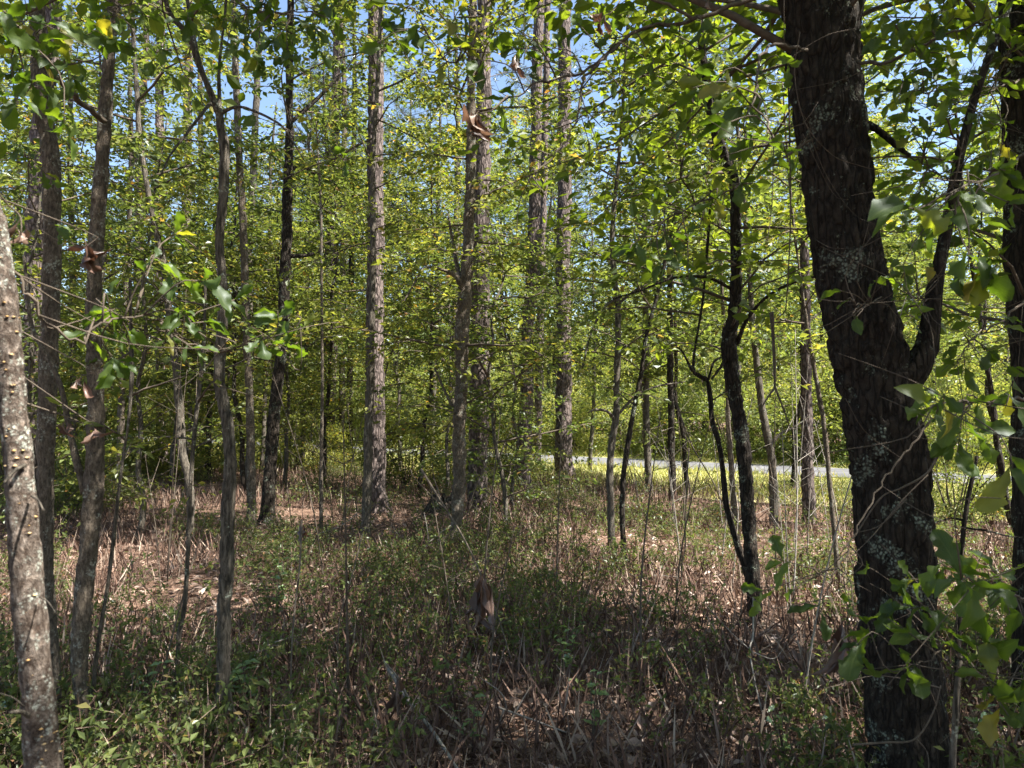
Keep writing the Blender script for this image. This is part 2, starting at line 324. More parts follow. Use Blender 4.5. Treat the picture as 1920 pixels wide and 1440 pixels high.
# ------------------------------------------------------------------ crowns
def grow(b, rg, cen, h0, h1, nb, Lr, leaf=0.07, wid=0.56, gap=0.03, up=0.35, hexa=False, az0=None, shape='round', twig_gap=0.1, hi=0.46, tilt=0.5):
    """branches round a trunk given by cen(z); leafy twigs in flat sprays. material 0 leaves, 1 bark"""
    az = rg.uniform(0, 6.28)
    for k in range(nb):
        f = (k + rg.uniform(0.1, 0.9)) / nb; h = h0 + (h1 - h0) * f
        az += 2.4 + rg.uniform(-.5, .5); a = az if az0 is None else az0 + rg.normal(0, 0.8)
        sh = {'round': 0.35 + 0.65 * math.sin(math.pi * min(0.97, f * 0.85 + 0.12)), 'cone': 1.05 - 0.8 * f, 'top': 0.5 + 0.5 * math.sin(math.pi * (0.25 + 0.7 * f))}[shape]
        L = rg.uniform(*Lr) * sh * rg.choice([.55, .8, 1.0, 1.0, 1.2]); p0 = cen(h)
        d = np.array([math.cos(a), math.sin(a), up + rg.normal(0, .38)]); d /= np.linalg.norm(d)
        n = 7; t = np.linspace(0, 1, n)[:, None]
        side = np.array([-math.sin(a), math.cos(a), 0])
        bend = rg.normal(0, 0.3)
        pts = p0 + d * L * t + side * bend * L * t ** 2 + np.array([0, 0, -rg.uniform(0.02, 0.28) * L]) * t ** 2 + rg.normal(0, 0.03 * L, (n, 3)) * t
        v, fc = tube(pts, np.linspace(0.003 + 0.007 * L, 0.002, n), 4); b.add(v, fc, 1, True)
        m = max(3, int(L * 0.85 / twig_gap)); tt = np.linspace(0.18, 1.0, m) + rg.normal(0, 0.01, m); tt = np.clip(tt, 0.1, 1)
        idx = np.clip(tt * (n - 1), 0, n - 1.001); i0 = idx.astype(int); fr = (idx - i0)[:, None]
        q0 = pts[i0] * (1 - fr) + pts[i0 + 1] * fr; tg = unit(pts[i0 + 1] - pts[i0])
        sg = np.where(np.arange(m) % 2 == 0, 1, -1)[:, None]
        td = unit(tg * rg.uniform(0.5, 1.0, (m, 1)) + np.cross([0, 0, 1.0], tg) * sg * rg.uniform(0.4, 1.1, (m, 1)) + rg.normal(0, 0.38, (m, 3)))
        tl = hi * L ** 0.7 * rg.uniform(0.5, 1.1, m) * (1.15 - 0.7 * tt); q1 = q0 + td * tl[:, None]
        v, fc = ribbons(q0, q1, 0.004); b.add(v, fc, 1)
        nl = np.maximum(3, (tl / gap * (1.0 if hexa else 1.4)).astype(int)); w_ = np.repeat(np.arange(m), nl)
        u = np.concatenate([np.linspace(0.15, 1, c) for c in nl])[:, None]
        lp = q0[w_] + (q1 - q0)[w_] * u + rg.normal(0, 1, (len(w_), 3)) * np.array([.55, .55, .22]) * leaf * 1.1; sgn = rg.choice([-1.0, 1.0], (len(w_), 1))
        ld = unit(td[w_] * 0.7 + np.cross([0, 0, 1.0], td[w_]) * sgn + rg.normal(0, 0.3, (len(w_), 3)) + np.array([0, 0, -0.18]))
        ln = unit(np.array([0, 0, 1.0]) + rg.normal(0, tilt, (len(w_), 3)))
        ll = leaf * rg.uniform(0.65, 1.2, len(w_))
        v, fc = leafset(lp, ld, ln, ll, ll * wid, hexa); b.add(v, fc, 0)
def grow_pine(b, rg, cen, h0, h1, nb, Lr, needle=0.2, per=16, tufts=7):
    az = rg.uniform(0, 6.28)
    for k in range(nb):
        f = (k + rg.uniform(0, 1)) / nb; h = h0 + (h1 - h0) * f; az += 2.4 + rg.uniform(-.4, .4)
        L = rg.uniform(*Lr) * (1.05 - 0.75 * f); p0 = cen(h)
        d = unit(np.array([math.cos(az), math.sin(az), 0.25 + rg.uniform(-.2, .35)])); t = np.linspace(0, 1, 5)[:, None]
        pts = p0 + d * L * t + np.array([0, 0, 0.14 * L]) * t ** 2 + rg.normal(0, 0.03 * L, (5, 3)) * t
        v, fc = tube(pts, np.linspace(0.035, 0.008, 5), 4); b.add(v, fc, 1, True)
        m = tufts; tt = rg.uniform(0.3, 1, m); i0 = np.minimum((tt * 4).astype(int), 3); q0 = pts[i0] + (pts[i0 + 1] - pts[i0]) * (tt * 4 - i0)[:, None]
        q1 = q0 + unit(d + rg.normal(0, 0.6, (m, 3)) + [0, 0, .2]) * rg.uniform(0.2, 0.6, m)[:, None]
        v, fc = sticks(q0, q1, 0.008, 0.005); b.add(v, fc, 1)
        c = np.repeat(q1, per, 0); ax = np.repeat(unit(q1 - q0), per, 0)
        nd_ = unit(ax * 0.7 + rg.normal(0, 0.8, (len(c), 3)))
        v, fc = leafset(c - ax * rg.uniform(0, 0.15, (len(c), 1)), nd_, rg.normal(0, 1, (len(c), 3)), needle * rg.uniform(.7, 1.1, len(c)), 0.012, fold=0, droop=0.1); b.add(v, fc, 0)

# ------------------------------------------------------------------ trees
TREES = {}
def dist_road(x, y): return (y + 0.70 * x - 21.3) / 1.22
def make_tree(name, label, Z, pts, bark='grey', H=9.0, crown=None, forks=(), sides=12, rough=0.25, group='trees of the wood', cat='tree', ring=0.05, flare=1.5, key=None, seed=None, base_ext=True, fine=14.0, zdrift=0.0):
    """pts: (x, y, width) down the picture from top to base, in photograph pixels, Z metres away"""
    rg = np.random.default_rng(abs(hash_str(label)) % 99991 if seed is None else seed)
    w3 = [np.append(P(x, y, Z + zdrift * (len(pts) - 1 - i) / max(1, len(pts) - 1)), wd * Z / F / 2) for i, (x, y, wd) in enumerate(pts)][::-1]   # base first
    base = w3[0].copy(); g = float(gzz(base[0], base[1]))
    if base[2] > g + 0.02:
        dd = w3[0] - w3[1]; k = (base[2] - g + 0.02) / max(0.05, -dd[2]) if dd[2] < -0.05 else 1
        ext = w3[0] + np.clip(dd * min(k, 1.5), -0.35, 0.35); ext[2] = g - 0.03; ext[3] = w3[0][3] * flare
        w3 = [ext] + w3
    else:
        w3[0][2] = min(w3[0][2], g - 0.03); w3[0][3] *= flare
    base = np.array([w3[0][0], w3[0][1], g])
    if w3[1][2] - w3[0][2] > 0.45:
        fq = 0.28 / (w3[1][2] - w3[0][2]); mid = w3[0] * (1 - fq) + w3[1] * fq; mid[3] = w3[1][3] * 1.06; w3.insert(1, mid)
    top = w3[-1]; d = unit(w3[-1][:3] - w3[-2][:3]); z0 = top[2]
    if H > z0 + 0.4:
        n = max(3, int((H - z0) / 0.9)); cur = top.copy()
        for k in range(n):
            d = unit(d * 0.8 + np.array([0, 0, 0.25]) + rg.normal(0, 0.035, 3)); cur = cur.copy(); cur[:3] = cur[:3] + d * (H - z0) / n
            cur[3] = top[3] * (1 - 0.9 * (k + 1) / n) + 0.006; w3.append(cur)
    w3 = np.array(w3); leng = np.linalg.norm(np.diff(w3[:, :3], axis=0), axis=1).sum()
    sp = smooth_path(w3, max(8, int(leng / ring)))
    if rough > 0: sp[:, :2] += (np.stack([noise(np.stack([sp[:, 2] * 2.2, sp[:, 2] * 0 + rg.uniform(0, 99), sp[:, 2] * 0], -1)) for _ in '12'], -1) - 0.5) * 0.3 * sp[:, 3:4]
    e = empty(name, base); tag(e, label, cat, group)
    b = MB(); v, f = tube(sp[:, :3], sp[:, 3], sides, rough, rg.uniform(0, 50), fine); b.add(v, f, 0, True)
    part('trunk', b.mesh('trunk', M[bark], base), e)
    for fk in forks:
        q = smooth_path([np.append(P(x, y, Z + (fk[0] if not isinstance(fk[0], tuple) else 0) * i / len(fk)), wd * Z / F / 2) for i, (x, y, wd) in enumerate([a for a in fk if isinstance(a, tuple)])], 26)
        b = MB(); v, f = tube(q[:, :3], q[:, 3], max(6, sides // 2), rough, rg.uniform(0, 50), fine); b.add(v, f, 0, True); part('branch', b.mesh('branch', M[bark], base), e)
    cen = lambda z: np.array([np.interp(z, sp[:, 2], sp[:, k]) for k in (0, 1)] + [z])
    if crown:
        kw = dict(crown); kind = kw.pop('kind', 'leaf'); b = MB()
        if 'leaf' in kw and not kw.get('hexa'): q_ = rg.uniform(.75, 1.4); kw['leaf'] *= q_; kw['gap'] = .03 * q_
        (grow_pine if kind == 'needle' else grow)(b, rg, cen, **kw)
        part('crown', b.mesh('crown', [M[kind], M['twig']], base), e)
    if key: TREES[key] = (e, base, sp, Z)
    return e
def hash_str(s):
    h = 5381
    for c in s: h = (h * 33 + ord(c)) & 0x7fffffff
    return h

PC = lambda h0, h1, **k: dict(kind='needle', h0=h0, h1=h1, nb=k.get('nb', 18), Lr=(1.2, 2.6), needle=0.24, per=14, tufts=7)
def BC(h0, h1, nb, L0, L1, **k): return dict(h0=h0, h1=h1, nb=int(nb * (0.9 if k.get('hexa') else 1.15)), Lr=(L0, L1), **k)

# near, left
make_tree('leaning_tree', 'leaning pale trunk dotted with orange shelf fungus, nearest tree on the left edge', 1.35,
          [(-30, 300, 38), (-10, 430, 42), (6, 560, 44), (21, 740, 48), (40, 900, 50), (54, 1100, 54), (72, 1300, 54), (80, 1440, 62), (88, 1560, 70)],
          'pale', H=4.2, crown=BC(2.9, 4.2, 9, 0.7, 1.5, kind='oakleaf_small', leaf=0.09, hexa=True), sides=28, rough=0.16, ring=0.014, key='T1', fine=30)
make_tree('oak_tree', 'slim pale trunk behind the fungus-dotted leaning one, sunlit in its upper half', 3.4,
          [(70, -30, 27), (76, 100, 30), (83, 200, 31), (94, 290, 32), (97, 400, 31), (95, 560, 31), (88, 740, 31), (85, 900, 28), (88, 1100, 25), (100, 1300, 24), (105, 1400, 26)],
          'lichen', H=9, crown=BC(3.6, 9, 26, 0.8, 2.2, leaf=0.08), sides=16, key='T2', ring=0.03)
make_tree('pine_tree', 'reddish plated pine trunk half hidden at the left edge of the wood', 9.5,
          [(100, -20, 32), (78, 250, 34), (70, 400, 36), (62, 560, 36), (56, 740, 38), (50, 985, 44)], 'pine', H=17, crown=PC(9, 17))
make_tree('oak_tree', 'crooked dark lichen-patched trunk with a swollen kink near its foot', 3.25,
          [(214, -20, 22), (210, 40, 22), (205, 110, 21), (198, 200, 23), (190, 320, 26), (178, 480, 25), (176, 600, 26), (180, 740, 28), (178, 850, 33), (172, 940, 35), (163, 1040, 32), (155, 1130, 31), (148, 1230, 30), (153, 1320, 25), (156, 1420, 28)],
          'lichen', H=9, crown=BC(3.7, 9, 26, 0.8, 2.4, leaf=0.08), sides=18, rough=0.3, ring=0.02, key='T3', fine=24,
          forks=[[(160, 925, 16), (148, 880, 13), (133, 820, 12), (118, 740, 10), (100, 690, 9), (60, 610, 7), (45, 480, 5)]])
make_tree('sapling', 'thin bare leaning stem right of the kinked lichen trunk', 3.3, [(240, 800, 5), (228, 880, 6), (205, 1080, 7), (185, 1200, 7), (174, 1310, 8), (170, 1430, 8)],
          'grey', H=2.2, sides=7, rough=0.1, cat='sapling', crown=BC(1.2, 2.2, 5, 0.2, 0.5, leaf=0.05))
make_tree('oak_tree', 'slender forked dark trunk thinning downward, left of the furrowed crooked tree', 7.9,
          [(262, 250, 9), (285, 400, 10), (302, 470, 12), (312, 540, 13), (325, 650, 14), (335, 740, 15), (340, 840, 16), (352, 890, 15), (357, 950, 14), (355, 1030, 15)], 'grey', H=8.5, crown=BC(2.2, 8.5, 34, 0.7, 2.0, leaf=0.075), sides=10)
make_tree('sapling', 'pale smooth thin sapling with an elbow bend, before the furrowed crooked tree', 3.95,
          [(358, 900, 7), (356, 960, 8), (353, 1020, 8), (350, 1080, 8), (346, 1140, 9), (336, 1190, 9), (333, 1250, 8), (330, 1325, 9)], 'grey', H=2.3, sides=8, rough=0.08, cat='sapling', crown=BC(1.1, 2.3, 7, 0.25, 0.6, leaf=0.05))
make_tree('oak_tree', 'thin crooked furrowed trunk forking into three high up, left of centre', 3.35,
          [(410, 205, 15), (413, 240, 17), (420, 280, 18), (418, 370, 17), (412, 450, 16), (420, 560, 17), (415, 640, 21), (412, 720, 22), (424, 790, 22), (430, 860, 22), (427, 960, 24), (428, 1060, 24), (421, 1130, 24), (420, 1220, 24), (417, 1310, 25), (414, 1400, 27)],
          'grey', H=0, sides=16, rough=0.28, ring=0.018, key='T6', fine=30,
          forks=[[-0.3, (411, 215, 14), (398, 180, 11), (372, 120, 10), (352, 65, 10), (318, 25, 9), (306, -25, 8), (290, -120, 7), (270, -260, 5)],
                 [0.4, (409, 210, 13), (388, 160, 10), (372, 110, 9), (360, 50, 9), (350, -10, 8), (340, -150, 6), (345, -300, 4)],
                 [0.2, (412, 212, 9), (411, 130, 6), (419, 50, 5), (425, -20, 5), (430, -200, 4)],
                 [-0.3, (412, 212, 8), (445, 200, 6), (480, 210, 5), (530, 238, 4), (570, 300, 2)],
                 [-0.5, (400, 190, 8), (385, 205, 6), (350, 250, 5), (320, 290, 4), (300, 330, 3)]])
make_tree('sweetgum_tree', 'straight pale blotched slender trunk rising between crooked and stout trees', 9.0,
          [(437, -20, 10), (440, 80, 11), (445, 200, 13), (448, 300, 13), (455, 400, 14), (458, 500, 14), (462, 620, 13), (467, 720, 14), (470, 800, 15), (472, 900, 16), (471, 1000, 18)], 'lichen', H=13, crown=BC(6.3, 13, 30, 0.8, 2.2, leaf=0.09), sides=12)
make_tree('sweetgum_tree', 'slim grey trunk leaning right against the blue sky gap', 14,
          [(489, -20, 11), (485, 100, 12), (480, 200, 12), (475, 330, 13), (468, 450, 13), (467, 600, 14), (468, 760, 14), (468, 915, 16)], 'grey', H=15, crown=BC(3, 5.5, 14, .8, 1.8, leaf=0.1), sides=10)
make_tree('oak_tree', 'stout dark leaning trunk with broad foot, left of the tall sunlit pine', 9.9,
          [(545, -20, 13), (543, 120, 14), (543, 250, 15), (540, 330, 18), (538, 440, 20), (533, 560, 20), (530, 640, 19), (522, 700, 20), (513, 780, 22), (508, 880, 24), (500, 980, 30)], 'oak', H=13, crown=BC(4.2, 13, 36, 0.8, 2.6, leaf=0.085), sides=14,
          forks=[[0.5, (541, 330, 9), (560, 310, 7), (600, 330, 5), (650, 355, 3)], [0.3, (535, 480, 9), (560, 480, 8), (580, 478, 6), (600, 470, 5)], [0.6, (545, 230, 8), (590, 190, 8), (640, 140, 6), (680, 115, 4)]])
make_tree('pine_tree', 'tall straight sunlit pine with plated bark left of centre', 10.9,
          [(704, -20, 29), (704, 200, 29), (703, 350, 30), (704, 470, 31), (703, 620, 33), (702, 740, 36), (704, 850, 37), (706, 960, 40)], 'pine', H=19, crown=PC(11, 19, nb=20), sides=24, rough=0.2, ring=0.05, flare=1.4, fine=12)
make_tree('oak_tree', 'slim dark trunk standing close before the tall sunlit pine', 8.1,
          [(700, 300, 9), (699, 450, 11), (697, 600, 13), (694, 720, 15), (691, 800, 16), (690, 860, 17), (688, 950, 17), (683, 1030, 19)], 'grey', H=8, crown=BC(3.2, 8, 30, 0.8, 2.0, leaf=0.07), sides=12)
make_tree('oak_tree', 'knotty forked tree with a sunlit right side in the centre', 7.75,
          [(886, -20, 15), (884, 120, 16), (882, 300, 18), (880, 400, 20), (876, 500, 22), (868, 600, 25), (866, 700, 23), (862, 800, 24), (860, 900, 25), (855, 990, 21), (846, 1040, 22)], 'lichen', H=11, sides=20, rough=0.35, ring=0.025, fine=18,
          crown=BC(1.3, 11, 62, 0.7, 2.4, leaf=0.07, kind='leaf'),
          forks=[[-0.6, (866, 545, 12), (856, 520, 9), (830, 506, 6), (797, 503, 5), (775, 535, 4), (758, 565, 3)], [0.3, (866, 535, 12), (855, 490, 8), (848, 450, 6), (840, 400, 4)], [0.2, (866, 740, 9), (850, 760, 6), (835, 735, 5), (815, 690, 4)]])
make_tree('pine_tree', 'dark shaded pine right behind the knotty forked tree', 11.3,
          [(908, -20, 26), (907, 150, 28), (905, 300, 30), (903, 450, 32), (902, 560, 35), (900, 760, 37), (896, 860, 36), (894, 950, 40)], 'pine', H=19, crown=PC(11, 19), sides=20, rough=0.2, ring=0.08, flare=1.3)
make_tree('pine_tree', 'grey-brown pine curving gently, first trunk right of the dark pine', 12.9,
          [(1012, -20, 20), (1006, 200, 21), (1003, 360, 22), (1000, 480, 23), (996, 540, 24), (990, 620, 24), (988, 700, 25), (985, 780, 26), (983, 860, 27), (982, 930, 30)], 'pine', H=19, crown=PC(11, 19), sides=20, rough=0.2, ring=0.08, flare=1.3)
make_tree('pine_tree', 'pine trunk peeking out directly behind the gently curving pine', 19,
          [(1026, -20, 12), (1021, 300, 13), (1015, 500, 14), (1011, 700, 15), (1006, 872, 17)], 'pine', H=20, crown=PC(13, 20))
make_tree('pine_tree', 'thick reddish pine with flared foot beside the road', 15.8,
          [(1060, -20, 22), (1058, 150, 24), (1058, 370, 26), (1056, 500, 27), (1058, 620, 28), (1058, 760, 30), (1057, 850, 33), (1060, 898, 38)], 'pine', H=21, crown=PC(13, 21, nb=22), sides=24, rough=0.22, ring=0.06, flare=1.3)
make_tree('sapling', 'straight slim grey sapling, left one of the pair right of the pines', 7.6,
          [(1172, 120, 5), (1162, 280, 7), (1148, 430, 9), (1152, 520, 11), (1158, 580, 11), (1157, 700, 12), (1155, 780, 13), (1146, 830, 13), (1143, 900, 14), (1146, 1000, 14), (1147, 1050, 16)], 'grey', H=8, cat='sapling', crown=BC(2.0, 8, 34, 0.6, 1.9, leaf=0.08), sides=12,
          forks=[[-0.4, (1155, 790, 7), (1140, 772, 6), (1118, 768, 5), (1105, 772, 3)], [-0.3, (1156, 560, 6), (1135, 575, 5), (1110, 620, 4), (1092, 690, 3)], [-0.5, (1158, 570, 6), (1200, 540, 5), (1260, 522, 4), (1300, 522, 3)], [0.3, (1156, 780, 6), (1190, 745, 5), (1230, 725, 4), (1290, 715, 3)]])
make_tree('sapling', 'thin dark sapling leaning right, right one of the pair', 7.2,
          [(1262, 420, 5), (1245, 500, 7), (1225, 580, 7), (1210, 640, 8), (1203, 700, 8), (1190, 760, 9), (1175, 850, 10), (1167, 930, 10), (1170, 1060, 12)], 'oak', H=6.5, cat='sapling', crown=BC(1.6, 6.5, 28, 0.5, 1.6, leaf=0.07), sides=10)
make_tree('sweetgum_tree', 'short-looking grey trunk at the verge, its top lost in leaves', 12.8, [(1206, 300, 8), (1209, 500, 10), (1212, 700, 12), (1214, 850, 13), (1217, 932, 16)], 'grey', H=8.5, crown=BC(1.9, 8.5, 34, 0.8, 2.2, leaf=0.1))
make_tree('sweetgum_tree', 'brownish straight slim trunk before the verge, next to the grey one', 12.2, [(1254, 250, 8), (1256, 500, 10), (1257, 720, 12), (1259, 830, 13), (1262, 945, 16)], 'oak', H=9, crown=BC(2.2, 9, 34, 0.8, 2.2, leaf=0.1))
make_tree('oak_tree', 'crooked dark mossy trunk left of the big black oak', 5.25,
          [(1306, -20, 12), (1312, 40, 13), (1322, 140, 15), (1336, 235, 16), (1362, 300, 18), (1378, 345, 19), (1380, 450, 20), (1380, 550, 22), (1376, 600, 24), (1367, 640, 27), (1374, 720, 26), (1385, 780, 26), (1395, 850, 25), (1402, 950, 25), (1409, 1050, 25), (1416, 1155, 30)],
          'oak', H=7.5, crown=BC(2.0, 7.5, 60, 0.7, 1.9, kind='oakleaf_small', leaf=0.1, hexa=True, gap=0.055), sides=20, rough=0.3, ring=0.02, fine=22, key='T21',
          forks=[[-0.5, (1382, 645, 9), (1400, 600, 7), (1440, 555, 6), (1500, 525, 5), (1560, 515, 3)], [-0.4, (1378, 545, 7), (1330, 522, 6), (1270, 520, 5), (1200, 545, 4), (1150, 560, 3)], [0.3, (1366, 300, 12), (1382, 290, 9), (1396, 270, 7), (1400, 230, 4)], [-0.3, (1370, 660, 8), (1350, 690, 5), (1335, 710, 4)]])
make_tree('sapling', 'wavy thin stem leaning onto the foot of the crooked mossy trunk', 5.35,
          [(1318, 560, 4), (1300, 690, 6), (1327, 715, 8), (1336, 790, 10), (1348, 830, 9), (1355, 880, 10), (1362, 950, 11), (1383, 1020, 13), (1403, 1085, 14), (1412, 1150, 15)], 'oak', H=4, cat='sapling', sides=10, rough=0.25, crown=BC(1.5, 4, 12, 0.4, 1.1, leaf=0.07),
          forks=[[-0.2, (1327, 715, 8), (1312, 705, 8), (1298, 694, 6), (1280, 660, 4), (1268, 650, 3)], [0.1, (1328, 712, 5), (1338, 680, 5), (1352, 670, 3)]])
make_tree('sapling', 'thin grey stem just behind the crooked mossy trunk', 9.6, [(1352, 500, 6), (1362, 700, 8), (1366, 790, 9), (1370, 860, 10), (1375, 930, 10), (1380, 985, 12)], 'lichen', H=6, cat='sapling', crown=BC(1.9, 6, 22, 0.6, 1.6, leaf=0.08))
make_tree('sweetgum_tree', 'leaning light-brown trunk standing right of the crooked mossy one', 9.4, [(1400, 450, 8), (1412, 620, 11), (1425, 740, 13), (1436, 800, 14), (1446, 860, 15), (1450, 920, 15), (1453, 992, 18)], 'grey', H=8, crown=BC(2.2, 8, 30, 0.7, 2.0, leaf=0.09),
          forks=[[0.2, (1447, 830, 6), (1465, 812, 5), (1490, 800, 4), (1520, 780, 3)]])
make_tree('pine_tree', 'small dark pine by the verge, left of the big black oak', 10.1, [(1506, 300, 14), (1510, 560, 17), (1512, 740, 20), (1515, 830, 22), (1514, 900, 24), (1518, 978, 28)], 'pine', H=13, crown=PC(7.5, 13))
make_tree('sapling', 'long thin lichen-flecked stem close left of the big black oak', 6.2, [(1498, 500, 4), (1518, 640, 7), (1535, 740, 9), (1545, 800, 9), (1555, 900, 9), (1565, 1000, 10), (1573, 1112, 11)], 'lichen', H=4.5, cat='sapling', sides=9, crown=BC(1.8, 4.5, 16, 0.4, 1.2, leaf=0.08))
# the big black oak
make_tree('oak_tree', 'big black lichen-patched oak leaning left, with a limb forking right', 2.75,
          [(1500, -110, 130), (1524, 0, 130), (1541, 150, 126), (1563, 300, 124), (1583, 450, 120), (1606, 560, 120), (1628, 640, 128), (1644, 720, 128), (1654, 800, 130), (1668, 900, 130), (1678, 1000, 128), (1684, 1100, 126), (1689, 1200, 126), (1697, 1300, 128), (1702, 1440, 133), (1706, 1530, 155)],
          'oak', H=8.5, crown=BC(2.9, 8.5, 84, 1.2, 3.4, kind='oakleaf_small', leaf=0.095, hexa=True, gap=0.055, shape='top'), sides=60, rough=0.2, ring=0.016, fine=16, key='OAK', flare=1.2,
          forks=[[-0.12, (1672, 735, 60), (1706, 704, 56), (1728, 672, 46), (1741, 636, 38), (1748, 580, 30), (1757, 515, 24), (1772, 440, 21), (1788, 350, 19), (1802, 280, 17), (1830, 180, 15), (1860, 90, 14), (1890, 15, 12), (1925, -120, 9)],
                 [-0.05, (1690, 856, 52), (1718, 852, 42), (1738, 856, 30), (1752, 852, 14)],
                 [0.1, (1585, 40, 60), (1600, -20, 56), (1625, -120, 50), (1660, -260, 36)],
                 [-0.1, (1616, 232, 22), (1640, 240, 14), (1662, 256, 12), (1684, 276, 10), (1706, 292, 6)],
                 [0.05, (1655, 775, 44), (1690, 772, 26), (1707, 762, 14)]])
make_tree('oak_tree', 'dark oak trunk cut off by the right edge of the picture', 3.5,
          [(1908, -60, 70), (1912, 100, 72), (1918, 300, 72), (1922, 450, 70), (1926, 600, 68), (1930, 800, 64), (1934, 1000, 66), (1938, 1370, 72)], 'oak', H=8, crown=BC(1.9, 8, 52, .8, 2.4, kind='oakleaf_small', leaf=0.1, hexa=True, gap=0.055), sides=28, rough=0.16, ring=0.04, key='T28')
make_tree('sapling', 'thin dark stem standing in the gap right of the big black oak', 3.3, [(1832, 855, 6), (1816, 930, 8), (1806, 1000, 9), (1801, 1080, 10), (1797, 1180, 10), (1794, 1300, 11), (1792, 1420, 12)], 'oak', H=0, cat='sapling', sides=9, rough=0.2,
          forks=[[-0.2, (1808, 990, 5), (1850, 995, 4), (1890, 1005, 3), (1915, 1008, 2)], [0.1, (1806, 975, 5), (1780, 972, 3), (1740, 985, 2)]])
make_tree('sweetgum_tree', 'leaning mossy trunk beyond the gap right of the big black oak', 9.0, [(1845, 640, 8), (1862, 760, 10), (1870, 830, 11), (1880, 890, 11), (1890, 950, 12), (1908, 1005, 15)], 'oak', H=7, crown=BC(2.0, 7, 24, 0.7, 1.8, leaf=0.09))
# behind, left half
for i, (lab, Z, pts, bk, H, cr) in enumerate([
    ('pinkish pine trunk far left, second behind the kinked lichen trunk', 18, [(302, -20, 15), (299, 300, 16), (299, 600, 16), (306, 880, 19)], 'pine', 19, PC(12, 19)),
    ('pale straight trunk far behind the forked crooked tree', 18, [(354, -20, 14), (352, 230, 15), (350, 500, 15), (349, 700, 15), (351, 880, 18)], 'lichen', 16, BC(7.5, 16, 20, 1, 2.4, leaf=0.1)),
    ('narrow far trunk seen against the sky left of the crooked fork', 22, [(376, -20, 9), (376, 200, 10), (378, 500, 11), (380, 860, 13)], 'grey', 15, BC(11, 15, 14, 1, 2, leaf=0.11)),
    ('thin far trunk left of a dark pair of trunks, mid-left', 20, [(614, 300, 8), (612, 560, 9), (608, 740, 10), (606, 868, 12)], 'grey', 12, BC(3.5, 12, 24, 1, 2.2, leaf=0.11)),
    ('dark far pine, thickest of the far cluster left of the tall sunlit pine', 20, [(632, 100, 17), (626, 400, 18), (622, 700, 20), (618, 872, 23)], 'pine', 18, PC(11, 18)),
    ('far trunk with a sunlit foot in the cluster left of the tall pine', 19.5, [(646, 200, 10), (643, 500, 11), (641, 740, 12), (641, 872, 14)], 'lichen', 14, BC(4.5, 14, 24, 1, 2.4, leaf=0.11)),
    ('slim dark trunk, rightmost of the far cluster left of the tall pine', 20.5, [(664, 200, 10), (659, 500, 11), (656, 740, 12), (655, 868, 14)], 'oak', 14, BC(4, 14, 24, 1, 2.4, leaf=0.11)),
    ('reddish far pine trunk low between the kinked and slender forked trees', 19.5, [(262, 250, 14), (258, 550, 16), (254, 760, 18), (250, 873, 21)], 'pine', 17, PC(11, 17)),
    ('pale lichen-grey trunk right behind the kinked lichen trunk', 13.5, [(246, 300, 9), (238, 520, 11), (232, 640, 12), (227, 780, 13), (224, 920, 16)], 'lichen', 10, BC(2.4, 10, 30, .8, 2.1, leaf=0.09)),
    ('thin far trunk in shade left of the knotty forked tree', 20, [(822, 300, 7), (817, 600, 8), (813, 760, 9), (811, 870, 11)], 'grey', 11, BC(2.5, 11, 28, 1, 2.4, leaf=0.11)),
    ('grey far trunk just left of the knotty forked tree, by the road', 18, [(858, 300, 11), (853, 600, 13), (850, 760, 14), (847, 884, 17)], 'grey', 12, BC(2.8, 12, 28, 1, 2.4, leaf=0.11)),
    ('thin pole-like trunk between the blotched and the stout dark tree', 17, [(508, 300, 6), (502, 560, 7), (497, 740, 8), (491, 890, 9)], 'grey', 9, BC(2.4, 9, 24, .8, 2, leaf=0.1)),
    ('wispy far trunk right of the stout dark leaning tree', 19, [(578, 350, 6), (574, 600, 7), (570, 740, 7), (567, 872, 9)], 'grey', 10, BC(2.6, 10, 24, .8, 2, leaf=0.1)),
    ('thin straight dead-looking pole before the far cluster mid-left', 9.4, [(603, 520, 5), (604, 740, 6), (602, 880, 7), (602, 990, 8)], 'lichen', 5.5, BC(2.4, 5.5, 12, .4, 1.2, leaf=0.07)),
    ('dim grey trunk far left between two lichened trunks', 14, [(132, 200, 10), (135, 500, 12), (138, 740, 13), (140, 915, 15)], 'grey', 10, BC(2.2, 10, 28, .8, 2.2, leaf=0.09)),
    ('slim trunk in shade between the forked crooked tree and the slender forked one', 16, [(398, 480, 8), (396, 640, 9), (393, 760, 10), (390, 898, 12)], 'oak', 8, BC(1.8, 8, 26, .8, 2, leaf=0.1)),
]):
    make_tree('pine_tree' if bk == 'pine' else 'slim_tree', lab, Z, pts, bk, H, cr, sides=10, rough=0.2, ring=0.1)

# leafy saplings filling the middle distance: alike, scattered
FILL = [(250, 8.5, 5, 0), (160, 11, 8, 0), (30, 7.5, 5, 0), (600, 14, 7, 0), (785, 13, 7, 0), (832, 12.5, 5, 0), (935, 8.9, 4.6, 0), (972, 10.8, 4.0, 0), (1105, 18, 8, 0), (1290, 13, 7, 0), (1480, 13, 7, 0), (1880, 13, 7, 0), (330, 15, 8, 0), (90, 14, 8, 0), (740, 17, 8, 0), (1200, 16, 6, 0)]
